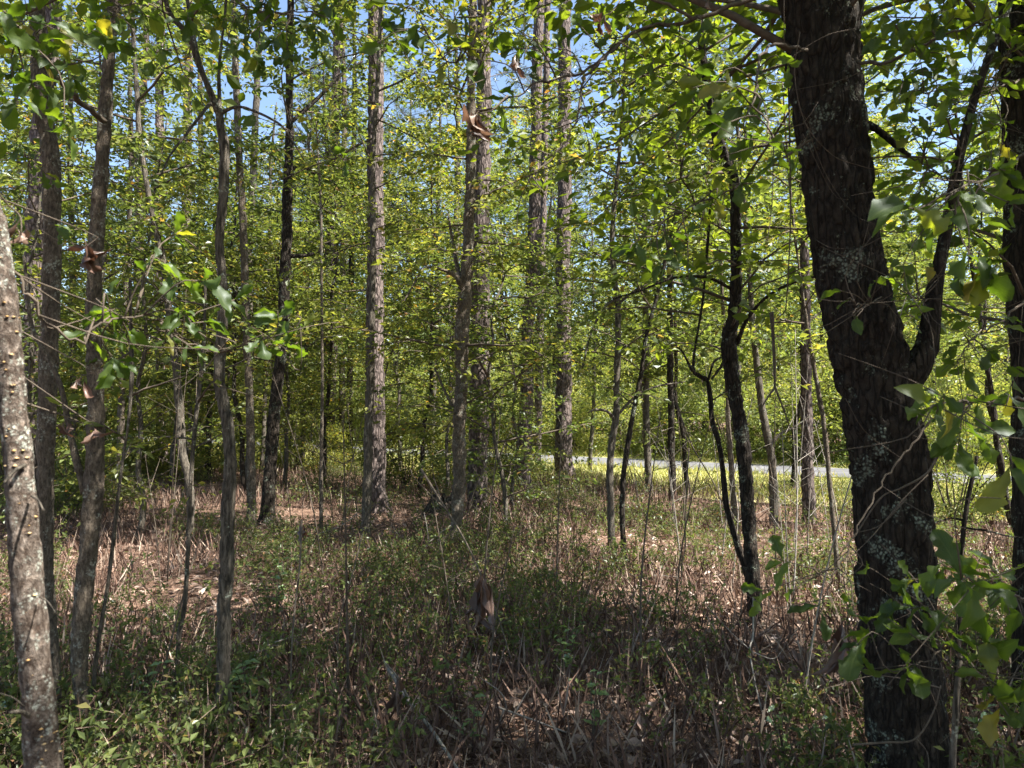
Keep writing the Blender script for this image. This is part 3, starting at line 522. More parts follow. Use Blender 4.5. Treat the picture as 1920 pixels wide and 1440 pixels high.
# trees beyond the road and deep in the wood: eight kinds, copied
def tree_kind(k, H, h0, nb, L0, L1, leaf, mat):
    rg = np.random.default_rng(900 + k); n = 12; z = np.linspace(-0.1, H, n)
    wob = np.cumsum(rg.normal(0, 0.06, (n, 2)), 0); pts = np.column_stack([wob, z]); r = np.linspace(0.075, 0.01, n) * H / 10
    b = MB(); v, f = tube(smooth_path(pts, 30), np.interp(np.linspace(0, 1, 30), np.linspace(0, 1, n), r), 8, 0.15, k); b.add(v, f, 0, True); tm = b.mesh('trunk', M['grey' if k % 3 else 'oak'])
    b = MB(); cen = lambda zz: np.array([np.interp(zz, z, wob[:, 0]), np.interp(zz, z, wob[:, 1]), zz])
    if mat == 'needle': grow_pine(b, rg, cen, h0, H, nb, (1.5, 3.2), 0.26, 20, 9)
    else: grow(b, rg, cen, h0, H, int(nb * 1.05), (L0, L1), leaf=leaf, gap=leaf * 0.36, twig_gap=0.12, up=0.3 if k > 7 else 0.4, hi=0.5)
    return tm, b.mesh('crown', [M[mat], M['twig']])

def bush_kind(k, H, Rr, n, leaf, mat):
    rg = np.random.default_rng(950 + k); b = MB(); t = MB(); cl = []
    for i in range(9):
        a = i * 2.4; q = np.array([[0, 0, -.05], [math.cos(a) * Rr * .25, math.sin(a) * Rr * .25, H * .35], [math.cos(a) * Rr * rg.uniform(.3, .7), math.sin(a) * Rr * rg.uniform(.3, .7), H * rg.uniform(.55, .85)]])
        v, f = tube(smooth_path(q, 8), np.linspace(.022, .006, 8), 5); t.add(v, f, 0, True)
    for i in range(34):
        a = rg.uniform(0, 6.28); z = rg.uniform(.03, .95); rr = Rr * math.sqrt(rg.uniform(.1, 1)) * math.sqrt(max(.05, 1 - (z * 1.02 - .25) ** 2 * 1.5)); c = np.array([math.cos(a) * rr, math.sin(a) * rr, z * H]); m = n // 34
        pp = c + rg.normal(0, 1, (m, 3)) * np.array([.34, .34, .2]) * Rr * .5; pp[:, 2] = np.abs(pp[:, 2]); o = unit(pp - [0, 0, H * .3])
        v, f = leafset(pp, unit(o + rg.normal(0, .6, (m, 3))), unit(np.array([0, 0, 1.0]) + o * .5 + rg.normal(0, .45, (m, 3))), leaf * rg.uniform(.6, 1.2, m), leaf * .5); b.add(v, f, 0)
        v, f = ribbons(pp[:12], np.repeat(c[None] * [.8, .8, .8], min(12, m), 0), .008); b.add(v, f, 1)
    return t.mesh('stem', M['twig']), b.mesh('crown', [M[mat], M['twig']])
KINDS = [tree_kind(0, 9, 0.6, 60, 1, 2.8, .13, 'leaf_far'), tree_kind(1, 12, 1.0, 66, 1, 3.0, .13, 'leaf_far'), tree_kind(2, 6, 0.3, 46, .8, 2.2, .11, 'leaf_far'), tree_kind(3, 14, 1.6, 66, 1.2, 3.2, .14, 'leaf_far'),
         tree_kind(4, 17, 8, 46, 1, 2, .1, 'needle'), tree_kind(5, 20, 10, 46, 1, 2, .1, 'needle'), tree_kind(6, 3.4, 0.15, 40, .6, 1.6, .1, 'leaf_far'), tree_kind(7, 10, 2.0, 60, 1, 2.6, .11, 'leaf'),
         tree_kind(8, 5, 0.5, 44, .6, 1.9, .075, 'leaf'), tree_kind(9, 6.5, 0.9, 50, .7, 2.1, .08, 'leaf'), tree_kind(10, 4, 0.3, 36, .6, 1.6, .07, 'leaf'), tree_kind(11, 8, 1.6, 54, .8, 2.3, .085, 'leaf'),
         tree_kind(12, 18, 3.5, 96, 1.2, 3.4, .15, 'leaf_far'), bush_kind(13, 2.6, 1.5, 7000, .1, 'leaf_far'), bush_kind(14, 4.2, 1.9, 9000, .11, 'leaf_far'), bush_kind(15, 1.7, 1.1, 4500, .08, 'leaf')]
PEND = []
def later(e, noun, x, y): PEND.append((e, noun, 960 + F * x / y, y))
def copy_kind(k, x, y, s, name, label, group, r):
    e = empty(name, (x, y, 0)); tag(e, label, 'tree', group); e.rotation_euler = (0, 0, r.uniform(0, 6.28)); e.scale = (s, s, s * r.uniform(.9, 1.1))
    part('stem' if k > 12 else 'trunk', KINDS[k][0], e); part('crown', KINDS[k][1], e)
    if k > 12: e['category'] = 'bush'
    return e
r = np.random.default_rng(41)
MARKS = [(0, 'fungus-dotted trunk'), (92, 'slim pale trunk'), (178, 'kinked trunk'), (335, 'forked trunk'), (420, 'crooked tree'), (470, 'blotched trunk'), (520, 'stout dark tree'), (703, 'tall sunlit pine'), (868, 'knotty tree'),
         (902, 'dark shaded pine'), (990, 'gently curving pine'), (1058, 'thick reddish pine'), (1152, 'slim grey sapling'), (1200, 'dark leaning sapling'), (1259, 'brownish slim trunk'), (1380, 'crooked mossy trunk'), (1440, 'light-brown trunk'), (1514, 'small dark pine'), (1650, 'big black oak'), (1925, 'right-edge oak')]
def place_labels():
    """says which one: between which trunks it is seen, and how near among its like there"""
    bins = {}
    for (e, noun, x, Z) in PEND:
        l = [m for m in MARKS if m[0] <= x][-1:]; h = [m for m in MARKS if m[0] > x][:1]
        where = 'between %s and %s' % (l[0][1], h[0][1]) if l and h else ('left of ' + h[0][1] if h else 'right of ' + l[0][1])
        bins.setdefault((noun, where), []).append((Z, e.name, e))
    words = ['nearest', 'second nearest', 'third nearest', 'fourth nearest', 'fifth nearest', 'sixth nearest', 'seventh nearest', 'eighth nearest', 'ninth nearest', 'tenth nearest']
    for (noun, where), it in bins.items():
        for i, (_, _, e) in enumerate(sorted(it)): e['label'] = (words[min(i, 9)] + ' ' if len(it) > 1 else '') + noun + ', ' + where
for i, (x, Z, H, nb) in enumerate(FILL):
    p = P(x, 765, Z); k, KH = [(10, 4), (8, 5), (9, 6.5), (11, 8), (7, 10)][int(np.clip((H - 3.6) / 1.4, 0, 4))]
    later(copy_kind(k, p[0], p[1], H / KH, 'leafy_sapling', 'leafy young tree', 'leafy saplings of the understorey', r), 'leafy young tree', p[0], p[1])
NB = {13: 'rounded bush', 14: 'tall bush', 0: 'spreading leafy tree', 1: 'leafy tree', 3: 'broad-leaved tree', 12: 'tall full-crowned tree', 4: 'high-crowned pine'}
for i in range(64):       # thicket along the far side of the road
    s = -34 + i * 0.98 + r.uniform(-.35, .35); d = 4.1 + (i % 2) * 1.7 + r.uniform(0, .8); p = R0 + RD * s + RN * d
    if abs(p[0]) > p[1] * 0.78: continue
    k = int(r.choice([13, 14])); later(copy_kind(k, p[0], p[1], r.uniform(.75, 1.1), 'roadside_bush', 'bush', NB[k] + ' beyond the road', r), NB[k] + ' across the road', p[0], p[1])
for i in range(44):       # trees of that thicket
    s = -36 + i * 1.5 + r.uniform(-.5, .5); d = 6.5 + (i % 4) * 2.6 + r.uniform(0, 1.6); p = R0 + RD * s + RN * d
    if abs(p[0]) > p[1] * 0.78: continue
    u = p[0] / p[1]; gap = -.44 < u < -.33 or u > .1
    if u > .1 and i % 2: continue
    k = int(r.choice([0, 0, 1])) if gap else int(r.choice([0, 1, 3, 12, 12, 4]))
    later(copy_kind(k, p[0], p[1], r.uniform(.8, 1.1), 'roadside_tree', 'tree', NB[k] + ' beyond the road', r), NB[k] + ' across the road', p[0], p[1])
for i, (x, Z, k, lab) in enumerate([(610, 17, 15, 'low bush left of the far trunk cluster'), (560, 19, 13, 'leafy bush behind the wispy far trunk'), (480, 18, 15, 'low bush behind the blotched slender trunk'), (400, 17, 13, 'leafy bush far behind the furrowed crooked tree'), (300, 19, 14, 'tall bush far behind the slender forked trunk'), (200, 17, 13, 'leafy bush far behind the kinked lichen trunk'),
        (90, 16, 14, 'tall bush at the left behind the slim pale trunk'), (690, 20, 13, 'leafy bush behind the tall sunlit pine'), (20, 14, 13, 'leafy bush at the left edge'), (870, 15, 15, 'low bush behind the knotty forked tree'), (940, 14.5, 15, 'low bush between dark pine and curving pine'), 
        (150, 10.5, 15, 'low bush right behind the kinked lichen trunk'), (760, 14, 15, 'low bush right of the tall sunlit pine'), (1790, 9.5, 15, 'low sunlit bush seen right of the big black oak')]):
    p = P(x, 765, Z); copy_kind(k, p[0], p[1], r.uniform(.6, .9) if k == 15 else r.uniform(.85, 1.1), 'leafy_bush', lab, 'bushes of the wood', r)
for i in range(60):       # deep wood on the left and far behind
    y = r.uniform(26, 50); x = r.uniform(-0.76, 0.76) * y
    if y + 0.70 * x - 21.3 < 9 and y + 0.70 * x - 21.3 > -4: continue
    u = x / y; gap = -.44 < u < -.33 or .12 < u < .21 or .56 < u < .64
    k = int(r.choice([0, 0, 4])) if gap else int(r.choice([12, 12, 3, 4, 5, 1]))
    later(copy_kind(k, x, y, r.uniform(.9, 1.2), 'distant_tree', 'tree', 'distant trees of the wood', r), {0: 'distant spreading tree', 1: 'distant leafy tree', 3: 'distant broad-leaved tree', 4: 'distant pine', 5: 'distant tall pine', 12: 'distant full-crowned tree'}[k], x, y)
for i in range(20):       # wood to the left behind the measured trunks
    y = r.uniform(12, 25); x = r.uniform(-0.75, -0.1) * y
    if dist_road(x, y) > -2: continue
    later(copy_kind(int(r.choice([7, 9, 11, 8, 10])), x, y, r.uniform(.8, 1.1), 'understorey_tree', 'tree', 'understorey trees on the left', r), 'understorey tree in shade', x, y)
# the far wood closes the view: one mass, nobody could count its trees
b = MB()
for i in range(120):
    y = r.uniform(48, 80); x = (-1 + 2 * (i + r.uniform(0, 1)) / 120) * y * 0.95; H = r.uniform(7, 14); n = 1500
    c = np.array([x, y, H * .5]); d = unit(r.normal(0, 1, (n, 3))) * r.uniform(.3, 1, (n, 1)) * np.array([2.6, 2.6, H * .52]); pp = c + d * (1 + .35 * (noise(d * .9 + i) - .5)[:, None]); pp[:, 2] = np.maximum(pp[:, 2], .1)
    v, f = leafset(pp, r.normal(0, 1, (n, 3)), np.array([0, 0, 1.0]) + r.normal(0, .6, (n, 3)), r.uniform(.2, .42, n), .2); b.add(v, f, 0)
    v, f = tube(np.array([[x, y, -.1], [x + r.uniform(-.3, .3), y, H * .5], [x + r.uniform(-.5, .5), y, H]]), [.14, .1, .02], 5); b.add(v, f, 1, True)
tag(part('forest', b.mesh('forest', [M['leaf_far'], M['grey']]), None), 'far wood closing the view behind everything', 'forest', kind='stuff')
# the same wood goes on around the photographer: these cast the shade in the foreground
for i, (x, y, k, s) in enumerate([(4.7, 3.3, 12, .5), (5.3, 1.2, 12, .55), (3.6, 0.4, 11, .9), (6.0, -2.0, 12, .62), (8.6, -1.0, 3, .9), (3.4, -3.2, 7, 1.0), (-4.5, -2.5, 7, 1), (0.4, -3.6, 3, .8), (9.0, -6.0, 12, .7), (12.5, -4.5, 3, 1.0), (5.0, -6.5, 12, .75), (-6, 1.5, 7, .9), (2.4, -1.5, 11, .9)]):
    copy_kind(k, x, y, s, 'surrounding_tree', 'tree of the same wood standing beside the photographer, outside the frame', 'trees around the photographer', r)

# ------------------------------------------------------------------ large leaves near the camera
def leaf_mesh(name, mat, lobes, width, bend, fold, curl=0.0, seed=0):
    """one blade, 1 unit long along +Y, lobed outline, folded along its midrib"""
    rg = np.random.default_rng(seed); n = 17; t = np.linspace(0, 1, n) 
    ph = rg.uniform(0, 6.28); body = np.sin(np.pi * np.clip(t, 0, .985) ** 1.55) ** 0.7 * (.55 + .5 * t)
    if lobes == 'spatula': wv = width * body * (1 + 0.17 * np.cos(t * 16 + ph) * (t > .3))
    elif lobes == 'deep': wv = width * body * (1 + 0.3 * np.cos(t * 18 + ph) * (t > .2))
    elif lobes == 'strip': wv = width * np.sin(np.pi * t ** .8) ** .6 * (1 + .2 * np.cos(t * 11 + ph))
    else: wv = width * np.sin(np.pi * t ** 0.9) ** 0.85
    wv[int(rg.integers(5, 14))] *= rg.uniform(.55, 1.0); wv = np.abs(wv) * 0.5; wv[0] = 0.012; wv[-1] = 0.012
    j = rg.normal(0, 0.05, n); v, f, uv = [], [], []
    for i in range(n):
        y = math.sin(bend * t[i]) / bend if abs(bend) > 1e-3 else t[i]; z = -(1 - math.cos(bend * t[i])) / bend if abs(bend) > 1e-3 else 0
        for s in (-1, -0.5, 0, 0.5, 1):
            ww = wv[i] * (1 + (j[i] if s > 0 else j[n - 1 - i]))
            v.append((s * ww * math.cos(curl * abs(s)), y, z + abs(s) * ww * fold + curl * ww * s * s + 0.02 * math.sin(9 * t[i] + 3 * s + ph) + .03 * abs(s) * math.sin(16 * t[i] + ph))); uv.append((s, t[i]))
    for i in range(n - 1):
        for k in range(4):
            a = i * 5 + k; f += [(a, a + 1, a + 6), (a, a + 6, a + 5)]
    # a short stalk
    o = len(v); v += [(-.006, -.12, 0), (.006, -.12, 0), (.006, .02, 0.004), (-.006, .02, 0.004)]; uv += [(0, 0)] * 4; f += [(o, o + 1, o + 2), (o, o + 2, o + 3)]
    b = MB(); b.add(v, f, 0, True); me = b.mesh(name, mat); u = me.uv_layers.new(name='UVMap'); uva = np.array(uv)[np.array(f).ravel()]
    u.data.foreach_set('uv', uva.astype(np.float32).ravel()); return me
OAKL = [leaf_mesh('oak_leaf', M['oakleaf'], 'spatula', .5, .5, .25, 0.1, 1), leaf_mesh('oak_leaf', M['oakleaf'], 'spatula', .44, -.5, .3, .25, 2), leaf_mesh('oak_leaf', M['oakleaf'], 'spatula', .52, 1.1, .35, .2, 3), leaf_mesh('oak_leaf', M['oakleaf'], 'deep', .48, .7, .3, .15, 4),
        leaf_mesh('oak_leaf', M['oakleaf'], 'plain', .42, .8, .35, .15, 5), leaf_mesh('oak_leaf', M['oakleaf'], 'spatula', .55, .3, .2, .1, 6), leaf_mesh('oak_leaf', M['oakleaf'], 'deep', .52, -.4, .25, .3, 7), leaf_mesh('oak_leaf', M['oakleaf'], 'spatula', .46, 1.5, .4, .3, 8), leaf_mesh('oak_leaf', M['oakleaf'], 'plain', .48, .2, .2, .1, 9)]
DEADL = [leaf_mesh('dead_leaf', M['deadleaf'], 'deep', .55, 1.3, .6, .7, 11), leaf_mesh('dead_leaf', M['deadleaf'], 'spatula', .5, 1.8, .8, .8, 12), leaf_mesh('dead_leaf', M['deadleaf'], 'spatula', .6, -1.1, .5, .9, 13)]
STRIP = [leaf_mesh('dead_strip', M['deadleaf'], 'strip', .2, .5, .5, .8, 31), leaf_mesh('dead_strip', M['deadleaf'], 'strip', .16, -.6, .4, .9, 32), leaf_mesh('dead_strip', M['deadleaf'], 'strip', .26, .9, .6, .8, 33)]
SEEDL = [leaf_mesh('seedling_leaf', M['seedling'], 'plain', .42, .8, .3, .1, 21), leaf_mesh('seedling_leaf', M['seedling'], 'plain', .36, .4, .25, .0, 22)]
def put_leaf(meshes, pos, d, n, L, parent, base, rg, name='leaf'):
    d = unit(d); s = unit(np.cross(d, n)); n = np.cross(s, d)
    o = part(name, meshes[int(rg.integers(len(meshes)))], parent); wx = rg.uniform(.85, 1.15)
    p = np.asarray(pos) - base
    o.matrix_local = Matrix(((s[0] * L * wx, d[0] * L, n[0] * L, p[0]), (s[1] * L * wx, d[1] * L, n[1] * L, p[1]), (s[2] * L * wx, d[2] * L, n[2] * L, p[2]), (0, 0, 0, 1)))
    return o
def spray(key, path, tips, Z0, Z1, w0, leaf, per=5, seed=0, mats=OAKL, sag=0.25, name='branch', twigmat='twig'):
    """a leafy branch of tree key: path and tips in photograph pixels, running from depth Z0 to Z1"""
    e, base = TREES[key][:2]; rg = np.random.default_rng(seed + 5000); n = len(path)
    q = np.array([np.append(P(x, y, Z0 + (Z1 - Z0) * i / max(1, n - 1)), w0 * (1 - .75 * i / (n - 1)) / 2) for i, (x, y) in enumerate(path)])
    sp = smooth_path(q, n * 6); sp[:, :3] += rg.normal(0, 0.004, (len(sp), 3)); sp[:, 3] = np.maximum(sp[:, 3], 0.0018)
    b = MB(); v, f = tube(sp[:, :3], sp[:, 3], 7, 0.12, seed); b.add(v, f, 0, True)
    ends = [(sp[-1, :3], unit(sp[-1, :3] - sp[-5, :3]))]
    for (x, y) in tips:
        zi = Z0 + (Z1 - Z0) * rg.uniform(.45, 1.0); c = P(x, y, zi)
        k = int(np.argmin(np.linalg.norm(sp[:, :3] - c, axis=1) + 0.15 * np.abs(np.arange(len(sp)) / len(sp) - .5)))
        k = max(0, k - 2); s0 = sp[k, :3]; mid = (s0 + c) / 2 + rg.normal(0, .03, 3) + [0, 0, .02]; tp = smooth_path([s0, mid, c], 7)
        v, f = tube(tp, np.linspace(min(.003, sp[k, 3]), .0014, 7), 5); b.add(v, f, 0, True); ends.append((c, unit(tp[-1] - tp[-3])))
    for j in range(9):
        k = int(rg.integers(2, len(sp))); d0 = unit(rg.normal(0, 1, 3) + unit(sp[min(k + 1, len(sp) - 1), :3] - sp[k - 2, :3]) * .8); L = rg.uniform(.12, .45)
        tp = smooth_path([sp[k, :3], sp[k, :3] + d0 * L * .5 + rg.normal(0, .03, 3), sp[k, :3] + d0 * L + rg.normal(0, .06, 3)], 7); v, f = tube(tp, np.linspace(.0018, .0008, 7), 4); b.add(v, f, 0, True)
    br = part(name, b.mesh(name, M[twigmat], base), e)
    for (c, t) in ends:
        for i in range(per + int(rg.integers(-1, 2))):
            a = i * 2.4 + rg.uniform(-.5, .5); u1 = unit(np.cross(t, [0.2, .3, 1])); u2 = np.cross(t, u1)
            d = t * rg.uniform(.2, .9) + (u1 * math.cos(a) + u2 * math.sin(a)) * rg.uniform(.6, 1.0) + np.array([0, 0, -sag])
            nn = np.array([0, 0, 1.0]) + rg.normal(0, .75, 3)
            put_leaf(mats, c - t * rg.uniform(0, .06), d, nn, leaf * rg.uniform(.5, 1.1), br, base, rg)
    return br
# big oak
spray('OAK', [(1600, 110), (1660, 118), (1730, 85), (1800, 55), (1880, 30)], [(1680, 40), (1720, 90), (1790, 30), (1850, 65), (1640, 70), (1770, 100), (1750, 20)], 2.65, 2.2, .016, .085, 5, 1)
spray('OAK', [(1700, 288), (1740, 310), (1790, 345), (1850, 350)], [(1690, 330), (1735, 365), (1790, 300), (1800, 395), (1710, 250), (1745, 225), (1690, 210), (1840, 310)], 2.75, 2.5, .008, .085, 5, 2)
spray('OAK', [(1802, 280), (1770, 220), (1730, 170), (1690, 150)], [(1700, 190), (1740, 140), (1780, 180), (1820, 140), (1840, 220), (1660, 170)], 2.6, 2.3, .008, .08, 5, 3)
spray('OAK', [(1510, 95), (1455, 82), (1424, 115), (1418, 165), (1440, 240), (1475, 290)], [(1370, 150), (1330, 160), (1390, 200), (1350, 235), (1300, 165), (1410, 260), (1480, 120)], 2.5, 1.8, .013, .095, 5, 4)
spray('OAK', [(1520, 262), (1450, 310), (1380, 350), (1290, 390), (1215, 430), (1180, 468)], [(1205, 490), (1240, 505), (1275, 490), (1310, 430), (1290, 525), (1340, 380), (1190, 420), (1250, 450), (1410, 345)], 2.65, 2.3, .011, .09, 4, 5)
spray('OAK', [(1530, -40), (1400, 0), (1300, 40), (1190, 60), (1100, 130), (1020, 155), (940, 195)], [(1000, 110), (1035, 90), (960, 90), (930, 60), (1080, 40), (880, 110), (1150, 60), (1250, 30), (1330, 60), (1220, 120)], 2.6, 2.3, .02, .095, 4, 6)
spray('OAK', [(1300, 30), (1100, -40), (930, 0), (905, 42), (850, 118), (790, 60), (740, 60)], [(720, 95), (760, 65), (790, 95), (840, 60), (880, 30), (745, 30), (800, 130), (860, 90)], 2.4, 2.2, .012, .095, 4, 7)
spray('OAK', [(1190, 60), (1110, 130), (1090, 160), (1080, 230), (1040, 290), (1000, 330)], [(1130, 240), (1050, 200), (960, 300), (1170, 170), (1210, 110)], 2.4, 2.2, .012, .07, 1, 8)
spray('OAK', [(1650, 560), (1620, 570), (1590, 560)], [(1575, 545), (1640, 530), (1600, 600)], 2.5, 1.9, .005, .08, 2, 9)
spray('OAK', [(1748, 790), (1690, 860), (1640, 925), (1590, 1030), (1560, 1085), (1530, 1165)], [(1445, 1045), (1425, 1110), (1490, 1105), (1565, 1110), (1600, 1075)], 2.4, 2.0, .008, .095, 2, 10)
spray('OAK', [(1740, 560), (1720, 560), (1700, 550)], [(1690, 520), (1740, 500), (1720, 600), (1690, 470), (1735, 440)], 2.6, 2.3, .006, .075, 4, 11)
# right edge tree
spray('T28', [(1915, 290), (1870, 325), (1800, 352), (1700, 395)], [(1740, 400), (1820, 372), (1885, 320), (1905, 385), (1790, 440), (1815, 505), (1860, 520)], 2.6, 1.5, .01, .118, 4, 21)
spray('T28', [(1920, 745), (1860, 752), (1790, 752), (1735, 765)], [(1755, 775), (1800, 780), (1795, 850), (1850, 825), (1900, 885), (1885, 765), (1745, 745)], 2.4, 1.6, .01, .12, 4, 22)
spray('T28', [(1925, 560), (1880, 600), (1820, 640), (1790, 690)], [(1780, 650), (1830, 600), (1860, 660), (1890, 590), (1900, 700), (1810, 700)], 3.2, 2.6, .012, .09, 4, 23)
spray('T28', [(1925, 1125), (1870, 1105), (1800, 1085)], [(1830, 1090), (1875, 1125), (1905, 1080), (1780, 1068), (1690, 1085), (1855, 1060)], 2.4, 1.6, .008, .115, 4, 24)
spray('T28', [(1910, 150), (1860, 170), (1830, 240)], [(1880, 230), (1850, 130), (1900, 90), (1870, 290), (1830, 60)], 3.3, 2.7, .01, .085, 5, 25)
# left
spray('T3', [(196, 226), (150, 190), (110, 150), (60, 95), (10, 20)], [(35, 25), (62, 62), (92, 42), (122, 92), (42, 105), (142, 150), (172, 62), (150, 112), (100, 105), (22, 135), (190, 30), (60, 150), (130, 40), (10, 70), (230, 60), (80, 190), (120, 230), (30, 200)], 3.2, 2.0, .03, .11, 5, 31)
spray('T1', [(-15, 430), (60, 560), (140, 640), (200, 605), (300, 592), (345, 640), (430, 660), (560, 640)], [(180, 560), (212, 612), (165, 645), (290, 482), (340, 432), (330, 525), (352, 592), (310, 645), (372, 662), (402, 602), (440, 562), (520, 582), (552, 592), (482, 652), (400, 532), (235, 700), (250, 640)], 1.4, 1.85, .007, .075, 5, 32)
spray('T6', [(360, 40), (400, -20), (480, 20), (560, 22), (640, 12)], [(405, 32), (440, 42), (470, 62), (522, 42), (547, 62), (592, 62), (612, 22), (482, 122), (542, 112), (380, 10), (420, 110), (500, 10), (570, 40), (450, 80), (510, 80), (600, 100), (640, 40), (350, 40)], 3.3, 2.5, .012, .09, 6, 33)
spray('T6', [(530, 238), (560, 262), (600, 280), (655, 302)], [(570, 210), (580, 255), (605, 275), (500, 260), (470, 215), (640, 290)], 3.1, 2.5, .005, .085, 2, 34)
spray('T6', [(318, 25), (280, 10), (230, 10), (190, 25)], [(200, 30), (230, 40), (270, 30), (300, 130), (310, 100)], 3.2, 2.7, .008, .085, 4, 35)
spray('T2', [(85, 250), (60, 330), (40, 420)], [(40, 270), (60, 300), (100, 340), (30, 400), (120, 440)], 3.3, 2.8, .01, .085, 4, 36)
# knobs of shelf fungus on the leaning trunk
e1, b1, sp1, _ = TREES['T1']; rg = np.random.default_rng(77)
fv = MB(); 
for k in range(150):
    i = int(rg.integers(int(len(sp1) * .02), int(len(sp1) * .62))); a = rg.normal(-1.0, .45) if k % 4 else rg.uniform(-2.4, .3)
    c = sp1[i, :3]; rr = sp1[i, 3] * rg.uniform(.97, 1.0); o = np.array([math.cos(a), math.sin(a), 0]); t = np.array([-o[1], o[0], 0]); s = rg.uniform(.0015, .0036)
    th = np.linspace(0, math.pi, 6); rim = [c + o * rr * .97 + (t * math.cos(x) * s * 1.3 + o * (math.sin(x) * s * 1.2 + .001)) for x in th]
    v = np.array([c + o * rr * .96 + [0, 0, s * .7]] + rim + [c + o * rr * .96 - [0, 0, s * .5]]); f = [(0, j, j + 1) for j in range(1, 6)] + [(7, j + 1, j) for j in range(1, 6)]
    fv.add(v, f, 0, True)
o = part('shelf_fungus', fv.mesh('shelf_fungus', M['fungus'], b1), e1); o['kind'] = 'stuff'
b = MB()
for (x0, y0, x1, y1, w_) in [(46, 872, 8, 905, 9), (60, 930, 82, 957, 6), (60, 1345, 18, 1336, 12), (50, 1330, 0, 1300, 4), (75, 1120, 105, 1150, 3)]:
    q = smooth_path([P(x0, y0, 1.33), (P(x0, y0, 1.31) + P(x1, y1, 1.29)) / 2 + [0, 0, .006], P(x1, y1, 1.28)], 8); b = MB()
    v, f = tube(q, np.linspace(w_, w_ * .5, 8) * 1.3 / F / 2, 7, .15, x0); b.add(v, f, 0, True); part('twig_stub', b.mesh('twig_stub', M['grey'], b1), e1)

# sapling whose leafy shoots reach across the foot of the big oak
make_tree('oak_sapling', 'low oak sapling with large lobed leaves in front of the big oak foot', 1.95, [(1800, 1238, 9), (1793, 1300, 10), (1790, 1370, 11), (1786, 1440, 12), (1782, 1800, 14)], 'grey', H=0, sides=9, rough=.1, cat='sapling', key='SAP', ring=0.02)
spray('SAP', [(1800, 1242), (1775, 1205), (1740, 1240), (1690, 1252)], [(1625, 1165), (1665, 1160), (1762, 1175), (1710, 1140), (1600, 1220)], 1.95, 1.85, .007, .112, 5, 41)
spray('SAP', [(1800, 1242), (1840, 1265), (1880, 1290), (1935, 1320)], [(1845, 1268), (1885, 1205), (1905, 1290), (1880, 1340), (1830, 1200)], 1.95, 1.75, .007, .112, 4, 42)

# ------------------------------------------------------------------ clusters of dead leaves, seedlings, sticks
def dead_cluster(label, x, y, Z, n, L, seed, spread=1.0, stem=None, meshes=None):
    rg = np.random.default_rng(seed); c = P(x, y, Z); e = empty('dead_leaf_cluster', c); tag(e, label, 'dead leaves', 'clusters of dead leaves')
    b = MB(); top = P(*(stem or (x + 10, y - 40)), Z); far = P(-45, y - 60 - 25 * (seed % 5), Z * .93) if x < 200 else top + (top - c) * .9 + [0, .06, .05]; q = smooth_path([far, top, (top + c) / 2 + rg.normal(0, .01, 3), c, c - [0, 0, .5 * L]], 10); v, f = tube(q, np.linspace(.0022, .0012, 10), 5); b.add(v, f, 0, True)
    part('twig', b.mesh('twig', M['twig'], c), e)
    for i in range(n):
        d = np.array([rg.normal(0, .35 * spread), rg.normal(0, .3), -1.0]); put_leaf(meshes or DEADL, c + rg.normal(0, .12 * L, 3), d, rg.normal(0, 1, 3), L * rg.uniform(.7, 1.2), e, c, rg)
dead_cluster('big cluster of withered brown leaves hanging high before the knotty forked tree', 895, 215, 1.7, 7, .075, 1, .7, (925, 205))
dead_cluster('withered brown leaves hanging over the kinked lichen trunk', 160, 465, 1.7, 6, .065, 2, 1.2, (175, 440))
dead_cluster('pale and brown dead leaf pair hanging on the kinked lichen trunk, upper', 150, 710, 1.9, 3, .05, 3, 1.0, (165, 690))
dead_cluster('curled brown dead leaf on the kinked lichen trunk, below the pale pair', 180, 805, 1.9, 3, .05, 4, 1.4, (165, 790))
dead_cluster('brown dead leaf clinging beside the leaning fungus-dotted trunk', 125, 785, 1.7, 2, .05, 5, 1.2, (150, 790))
dead_cluster('dead leaves hanging under the top centre oak twig', 965, 110, 2.2, 4, .055, 6, 1.3, (985, 95))
dead_cluster('dark dead leaves hanging by the bright sky gap at the top', 1130, 30, 2.2, 5, .055, 7, 1.3, (1150, 20))
dead_cluster('reddish dead leaf at the very top edge left of the big black oak', 1330, -5, 2.0, 2, .04, 8, 1.0, (1345, -30))
dead_cluster('long withered brown leaf strips hanging on the fallen stem in the middle', 905, 1090, 4.2, 12, .26, 9, .3, (915, 1045), STRIP)
dead_cluster('brown dead leaves low at the bottom left of the middle', 745, 1280, 3.4, 6, .16, 10, .35, (760, 1260), STRIP)
dead_cluster('reddish dead leaf strips hanging left of the big oak foot', 1585, 1195, 3.0, 9, .2, 11, .35, (1590, 1150), STRIP)
dead_cluster('brown dead leaf cluster near the leaning trunk top left edge', 40, 420, 1.4, 3, .05, 12, 1.4, (20, 390))
dead_cluster('blackened dead leaves on a bare weed stalk left of the middle', 566, 985, 4.2, 6, .09, 13, .6, (566, 960))
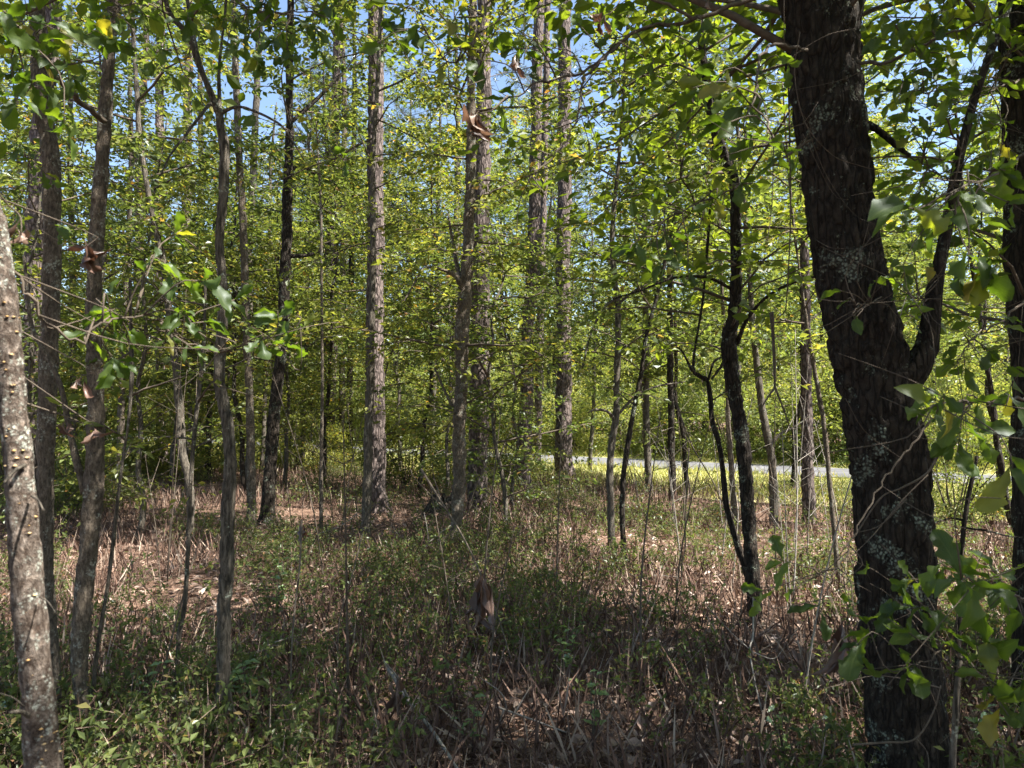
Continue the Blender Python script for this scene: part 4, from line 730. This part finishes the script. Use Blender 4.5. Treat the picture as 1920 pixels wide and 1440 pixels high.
def stick(label, pts, Z, w0, mat='deadwood', side=(), name='fallen_branch', cat='branch', on_ground=True):
    """pts: pixels; lying sticks take their depth from the ground, others from Z (a pair)"""
    rg = np.random.default_rng(hash_str(label) % 9973); n = len(pts)
    zz = Z if isinstance(Z, tuple) else (Z, Z)
    q = np.array([P(x, y, zz[0] + (zz[1] - zz[0]) * i / (n - 1)) for i, (x, y) in enumerate(pts)]); c = q[int(np.argmin(q[:, 2]))].copy()
    e = empty(name, c); tag(e, label, cat, 'fallen and dead branches')
    s = smooth_path(q, n * 6); b = MB(); v, f = tube(s, np.linspace(w0, w0 * .5, len(s)) / 2, 8, .2, rg.uniform(0, 9), 20); b.add(v, f, 0, True); part('stem', b.mesh('stem', M[mat], c), e)
    for sd in side:
        q = smooth_path([P(x, y, zz[0] * .5 + zz[1] * .5 + rg.uniform(-.1, .1)) for (x, y) in sd], 12); b = MB(); v, f = tube(q, np.linspace(w0 * .6, w0 * .25, 12) / 2, 6, .2, 3); b.add(v, f, 0, True); part('twig', b.mesh('twig', M[mat], c), e)
stick('grey fallen branch slanting down to the bottom edge, left of the middle', [(730, 1255), (770, 1318), (812, 1372), (860, 1445)], (3.9, 2.9), .026, side=[[(765, 1310), (745, 1270), (720, 1240)]])
stick('thin dark dead stem leaning across the middle of the glade', [(790, 880), (830, 945), (870, 1010), (905, 1085), (935, 1160), (958, 1235)], (5.6, 4.2), .018, 'twig', side=[[(830, 945), (815, 900), (810, 870)], [(840, 960), (780, 900), (770, 880)]])
stick('pale forked twig lying at the bottom middle', [(930, 1325), (1000, 1350), (1062, 1373)], (3.5, 3.3), .012, side=[[(945, 1330), (925, 1385), (890, 1445)], [(950, 1330), (940, 1300), (900, 1270)]])
stick('dark crooked stick lying on the floor right of the middle', [(1080, 1145), (1140, 1190), (1185, 1245), (1260, 1290)], (5.2, 4.0), .02, 'twig')
stick('pale bent fallen branch with side twigs right of the furrowed crooked tree', [(432, 1292), (470, 1235), (500, 1212), (535, 1198), (565, 1190)], (4.0, 4.6), .018, side=[[(445, 1290), (460, 1240), (480, 1190)], [(480, 1225), (520, 1210), (528, 1228)]])
stick('thin pale bent twig on the floor before the slim sapling pair', [(1175, 1075), (1205, 1084), (1230, 1079), (1270, 1082)], (6.6, 6.4), .014)
stick('fallen pale log lying near the road behind the tall sunlit pine', [(722, 852), (760, 842), (800, 836)], (19, 18), .09)
stick('tangle of pale dead twigs at the sunlit patch, left piece', [(790, 1035), (812, 1010), (845, 985)], (7.4, 7.6), .016, side=[[(805, 1020), (800, 985), (795, 960)], [(815, 1015), (830, 1030), (838, 1045)]])
stick('pale dead twigs lying before the tall sunlit pine', [(600, 1000), (640, 985), (680, 955)], (8.2, 8.9), .016, side=[[(640, 985), (650, 960), (655, 940)], [(620, 992), (650, 1000), (672, 1003)]])
stick('bleached twigs on the floor left of the furrowed crooked tree', [(290, 1350), (320, 1330), (360, 1318)], (3.5, 3.6), .014, side=[[(320, 1332), (330, 1300), (320, 1285)], [(340, 1325), (350, 1300), (342, 1290)]])
stick('hanging dead dark branch with a forked end left of the big black oak', [(1447, 585), (1450, 640), (1453, 730)], (4.2, 4.2), .026, 'twig', side=[[(1453, 725), (1468, 765), (1482, 803)], [(1452, 728), (1435, 752), (1425, 772)]], name='hanging_branch')
stick('long thin dark vine stem hanging through the leaves left of the big black oak', [(1470, -20), (1478, 150), (1482, 400), (1475, 560), (1470, 585), (1455, 600)], (3.6, 3.8), .012, 'twig', name='hanging_vine', cat='vine')
stick('bare curved pale twig across the foot of the big black oak', [(1600, 1396), (1660, 1392), (1715, 1386), (1750, 1335), (1764, 1285)], (2.3, 2.3), .008, 'twig', side=[[(1718, 1385), (1738, 1410), (1742, 1445)], [(1764, 1290), (1690, 1272), (1630, 1268), (1560, 1288), (1520, 1290)]], name='bare_twig', cat='twig')
stick('bare pale vine stem left of the big oak foot', [(1412, 1120), (1412, 1190), (1406, 1220), (1418, 1290), (1435, 1360), (1448, 1445)], (4.0, 3.2), .01, side=[[(1406, 1218), (1370, 1185), (1320, 1130)], [(1410, 1222), (1450, 1235), (1470, 1215)]], name='bare_vine', cat='vine')
stick('grey twig arching across the big black oak below its broken stub', [(1790, 800), (1770, 830), (1740, 885), (1690, 915), (1650, 935), (1600, 1010)], (2.2, 2.3), .009, 'twig', side=[[(1740, 890), (1690, 940), (1640, 1000), (1590, 1050)], [(1700, 935), (1650, 985), (1600, 1000)]], name='bare_twig', cat='twig')
stick('looping thin bare vines wrapped across the upper big black oak', [(1500, 60), (1490, 140), (1510, 230), (1560, 290), (1610, 310), (1650, 320)], (2.42, 2.5), .004, 'twig', side=[[(1510, 230), (1550, 330), (1600, 400), (1640, 420)], [(1505, 250), (1560, 360), (1590, 375)], [(1530, 450), (1560, 465), (1600, 465)]], name='bare_vine', cat='vine')
stick('dark bare weed stalk standing tall left of the middle', [(566, 975), (562, 1060), (552, 1150), (546, 1250), (545, 1440)], (4.2, 3.3), .012, 'twig', name='weed_stalk', cat='stalk')
stick('second thin brown weed stalk right of the tall dark one', [(680, 1000), (660, 1080), (637, 1160), (632, 1260), (620, 1340)], (4.6, 3.8), .01, 'twig', name='weed_stalk', cat='stalk')
stick('thin dark stem curving down from the slim sapling to the mossy trunk', [(1262, 735), (1295, 830), (1335, 900), (1360, 960), (1385, 1030), (1410, 1100)], (5.6, 5.3), .012, 'twig', name='bowed_stem', cat='stem')
stick('thin upright dark stem left of the bowed one', [(1292, 840), (1288, 900), (1285, 990), (1284, 1030), (1278, 1060), (1276, 1120), (1262, 1200)], (5.6, 5.2), .012, 'twig', name='weed_stalk', cat='stalk')
# many bare thin stems
rs = np.random.default_rng(17)
for i in range(46):
    Z = rs.uniform(3.6, 10.5); x = rs.uniform(40, 1560) if i % 3 else rs.uniform(1200, 1600); h = rs.uniform(.7, 2.6); g = P(x, 765, Z); g[2] = gzz(g[0], g[1]); ln = rs.normal(0, .16, 2)
    q = smooth_path([g - [0, 0, .03], g + [ln[0] * h * .3, ln[1] * h * .3, h * .4], g + [ln[0] * h * 1.0 + rs.normal(0, .05), ln[1] * h, h]], 14); e = empty('bare_sapling', g); tag(e, 'bare sapling', 'sapling', 'bare saplings in the undergrowth'); later(e, 'bare thin sapling', g[0], g[1])
    b = MB(); v, f = tube(q, np.linspace(rs.uniform(.005, .009), .002, 14), 6, .15, i); b.add(v, f, 0, True)
    m = 7; k = rs.integers(5, 13, m); a = rs.uniform(0, 6.28, m); q1 = q[k] + np.stack([np.cos(a), np.sin(a), rs.uniform(.2, 1.2, m)], -1) * rs.uniform(.1, .4, (m, 1)); v, f = sticks(q[k], q1, .0025, .001); b.add(v, f, 0)
    part('stem', b.mesh('stem', M['twig' if i % 3 else 'deadwood'], g), e)
# rotten stump behind the knotty forked tree
c = G(832, 975); c[2] = gzz(c[0], c[1]); rg = np.random.default_rng(5); b = MB()
th = np.linspace(0, 2 * math.pi, 29)[:-1]; rings = []
for k, (rr, z) in enumerate([(.36, -.05), (.3, .06), (.24, .16), (.2, .24), (.13, .27), (.05, .22)]):
    rings.append(np.stack([c[0] + np.cos(th) * rr * (1 + .35 * (noise(np.stack([np.cos(th) * 2 + 5, np.sin(th) * 2, th * 0 + k * .4], -1)) - .5)), c[1] + np.sin(th) * rr, c[2] + z + .12 * (noise(np.stack([np.cos(th) * 4, np.sin(th) * 4, th * 0 + 9], -1)) - .5) * (k > 1)], -1))
v = np.concatenate(rings); f = []
for k in range(5):
    for j in range(28):
        a, a2 = k * 28 + j, k * 28 + (j + 1) % 28; f += [(a, a2, a2 + 28), (a, a2 + 28, a + 28)]
b.add(v, f, 0, True); o = part('stump', b.mesh('stump', M['oak']), None); tag(o, 'dark rotten stump at the foot of the knotty forked tree', 'stump')
# seedlings that stand out
def seedling(label, x, y, Z, h, n, L, seed):
    rg = np.random.default_rng(seed); g = P(x, y, Z); g[2] = gzz(g[0], g[1]); e = empty('seedling', g); tag(e, label, 'seedling', 'bright seedlings on the forest floor')
    for s in range(1 + n // 9):
        lean = rg.normal(0, .18, 2); q = smooth_path([g, g + [lean[0] * h * .4, lean[1] * h * .4, h * .55], g + [lean[0] * h, lean[1] * h, h * rg.uniform(.8, 1.05)]], 9); b = MB(); v, f = tube(q, np.linspace(.004, .0015, 9), 5); b.add(v, f, 0, True); part('stem', b.mesh('stem', M['twig'], g), e)
        for i in range(9):
            p = q[min(8, 3 + int(i * .65))]; a = i * 2.4 + rg.uniform(-.3, .3); put_leaf(SEEDL, p, [math.cos(a), math.sin(a), .35], np.array([0, 0, 1.0]) + rg.normal(0, .3, 3), L * rg.uniform(.6, 1.1), e, g, rg)
seedling('bright green seedling in a sun fleck at the bottom middle', 885, 1420, 3.25, .3, 18, .055, 1)
seedling('tall bright seedling right of the pale forked twig', 1112, 1410, 3.3, .38, 18, .055, 2)
seedling('pale-leaved seedling near the bottom, left of the big oak foot', 1470, 1440, 3.15, .3, 18, .06, 3)
seedling('grey-green seedling in the shade right of the middle', 1060, 1290, 4.1, .35, 18, .07, 4)
seedling('broad-leaved seedling at the bottom left beside the furrowed crooked tree', 470, 1345, 3.6, .35, 18, .09, 5)
seedling('leafy seedling in the left corner before the kinked trunk', 250, 1380, 3.4, .4, 18, .06, 6)
seedling('light green seedling catching sun left of the middle', 520, 1150, 5.3, .55, 27, .07, 7)
seedling('small seedling at the bottom right under the oak sapling', 1850, 1440, 3.1, .35, 18, .06, 8)
seedling('seedling with grey-green leaves at the far bottom left', 60, 1400, 3.2, .45, 18, .065, 9)

# ------------------------------------------------------------------ floor cover: nobody could count these
rg = np.random.default_rng(99)
def scatter(n, ymin, ymax, power=1.5, half=0.8):
    u = rg.uniform(0, 1, n); y = ymin + (ymax - ymin) * u ** power; x = rg.uniform(-half, half, n) * (y + 1.0); return x, y
def plant(kind):
    b = MB(); r = np.random.default_rng(700 + kind); h = r.uniform(.25, .5)
    for s in range(int(r.integers(2, 5))):
        d = unit(np.array([r.normal(0, .4), r.normal(0, .4), 1.0])); q = np.linspace(0, 1, 4)[:, None] * d * h * r.uniform(.6, 1.1) + r.normal(0, .012, (4, 3)) * np.linspace(0, 1, 4)[:, None]
        v, f = ribbons(q[:-1], q[1:], .005); b.add(v, f, 1)
        m = 5; t = r.uniform(.3, 1, m); q0 = d * h * t[:, None]; td = unit(r.normal(0, 1, (m, 3)) + [0, 0, .5]); q1 = q0 + td * r.uniform(.05, .16, m)[:, None]; v, f = ribbons(q0, q1, .003); b.add(v, f, 1)
        k = 5; p = np.repeat(q0, k, 0) + np.repeat(q1 - q0, k, 0) * np.tile(np.linspace(.2, 1, k), m)[:, None]; ll = r.uniform(.018, .042, len(p)) * (1 + (kind % 3 == 0) * .25)
        v, f = leafset(p, unit(np.repeat(td, k, 0) * .5 + r.normal(0, .7, (len(p), 3))), np.array([0, 0, 1.0]) + r.normal(0, .5, (len(p), 3)), ll, ll * .45); b.add(v, f, 0)
    return np.concatenate(b.v), np.concatenate(b.f), np.concatenate(b.m)
PL = [plant(k) for k in range(9)]
def spread(name, label, cat, n, ymin, ymax, thr, mats, size=(.7, 1.25)):
    x, y = scatter(n, ymin, ymax, 1.35); keep = (fbm(np.stack([x * .6, y * .6, x * 0 + 8], -1), 3) + .12 * rg.normal(0, 1, n) + .09 * np.clip((dist_road(x, y) + 4.0), -9, 0) * (y > 12) * 0 > thr) & (dist_road(x, y) < -4.2 + 1.6 * rg.normal(0, .5, n) ** 2); x, y = x[keep], y[keep]
    b = MB(); kk = rg.integers(0, 9, len(x)); a = rg.uniform(0, 6.28, len(x)); s = rg.uniform(*size, len(x)); z = gzz(x, y)
    for k in range(9):
        i = np.where(kk == k)[0]; v, f, m = PL[k]; ca, sa = np.cos(a[i])[:, None], np.sin(a[i])[:, None]
        V = np.stack([(v[:, 0] * ca - v[:, 1] * sa) * s[i, None] + x[i, None], (v[:, 0] * sa + v[:, 1] * ca) * s[i, None] + y[i, None], v[:, 2] * s[i, None] + z[i, None] - .01], -1)
        b.add(V.reshape(-1, 3), (f[None] + (np.arange(len(i)) * len(v))[:, None, None]).reshape(-1, 3)); b.m[-1] = np.tile(m, len(i)).astype(np.int32)
    o = part(name, b.mesh(name, mats), None); tag(o, label, cat, kind='stuff'); return o
spread('undergrowth', 'low green huckleberry-like undergrowth covering the forest floor', 'undergrowth', 6400, 2.3, 19, .495, [M['shrub'], M['stalk']])
# pine straw and dry stalks
def blades(name, label, cat, x, y, z, L, wd, lean, mat, flat=False):
    n = len(x); d = unit(np.stack([rg.normal(0, 1, n), rg.normal(0, 1, n), (rg.normal(.12, .1, n) if flat else np.abs(rg.normal(1.0, .3, n)) / lean)], -1)); p = np.stack([x, y, z], -1)
    v, f = leafset(p, d, rg.normal(0, 1, (n, 3)), L, wd, fold=0, droop=.08); b = MB(); b.add(v, f); o = part(name, b.mesh(name, mat), None); return tag(o, label, cat, kind='stuff')
x, y = scatter(90000, 2.2, 17, 1.6); k = dist_road(x, y) < -3.6; x, y = x[k], y[k]
blades('pine_straw', 'reddish fallen pine needles strewn over the forest floor', 'pine straw', x, y, gzz(x, y) + rg.uniform(.005, .06, len(x)), rg.uniform(.05, .13, len(x)), .0012 + .0003 * y, 1, M['straw'], True)
x, y = scatter(64000, 2.4, 18, .95); k = (dist_road(x, y) < -3.4) & (fbm(np.stack([x * .5 + 40, y * .5, x * 0], -1), 3) > .36); x, y = x[k], y[k]
blades('dry_stalks', 'dry brown weed stalks standing between the low plants', 'dry stalks', x, y, gzz(x, y), rg.uniform(.08, .36, len(x)), .0007 + .0002 * y, .45, M['stalk'])
x, y = scatter(15000, 2.2, 10, 1.5); n = len(x); d = unit(np.stack([rg.normal(0, 1, n), rg.normal(0, 1, n), rg.normal(0, .25, n)], -1)); ll = rg.uniform(.04, .11, n)
v, f = leafset(np.stack([x, y, gzz(x, y) + rg.uniform(.012, .08, n)], -1), d, np.array([0, 0, 1.0]) + rg.normal(0, .45, (n, 3)), ll, ll * .5, False); b = MB(); b.add(v, f)
tag(part('leaf_litter', b.mesh('leaf_litter', M['litter']), None), 'brown fallen leaves lying on the forest floor', 'leaf litter', kind='stuff')
# verge grass on both sides of the road
n = 42000; s = rg.uniform(-22, 22, n); d = np.concatenate([rg.uniform(-5.4, -.05, n * 2 // 3), rg.uniform(2.75, 6.5, n - n * 2 // 3)]); x = R0[0] + RD[0] * s + RN[0] * d; y = R0[1] + RD[1] * s + RN[1] * d
blades('verge_grass', 'yellow-green grass of the road verge', 'grass', x, y, x * 0 + .005, rg.uniform(.08, .3, n), .016, .6, M['grass'])
place_labels()
print('TRIS', sum(len(m.polygons) for m in bpy.data.meshes), 'OBJ', len(bpy.data.objects))
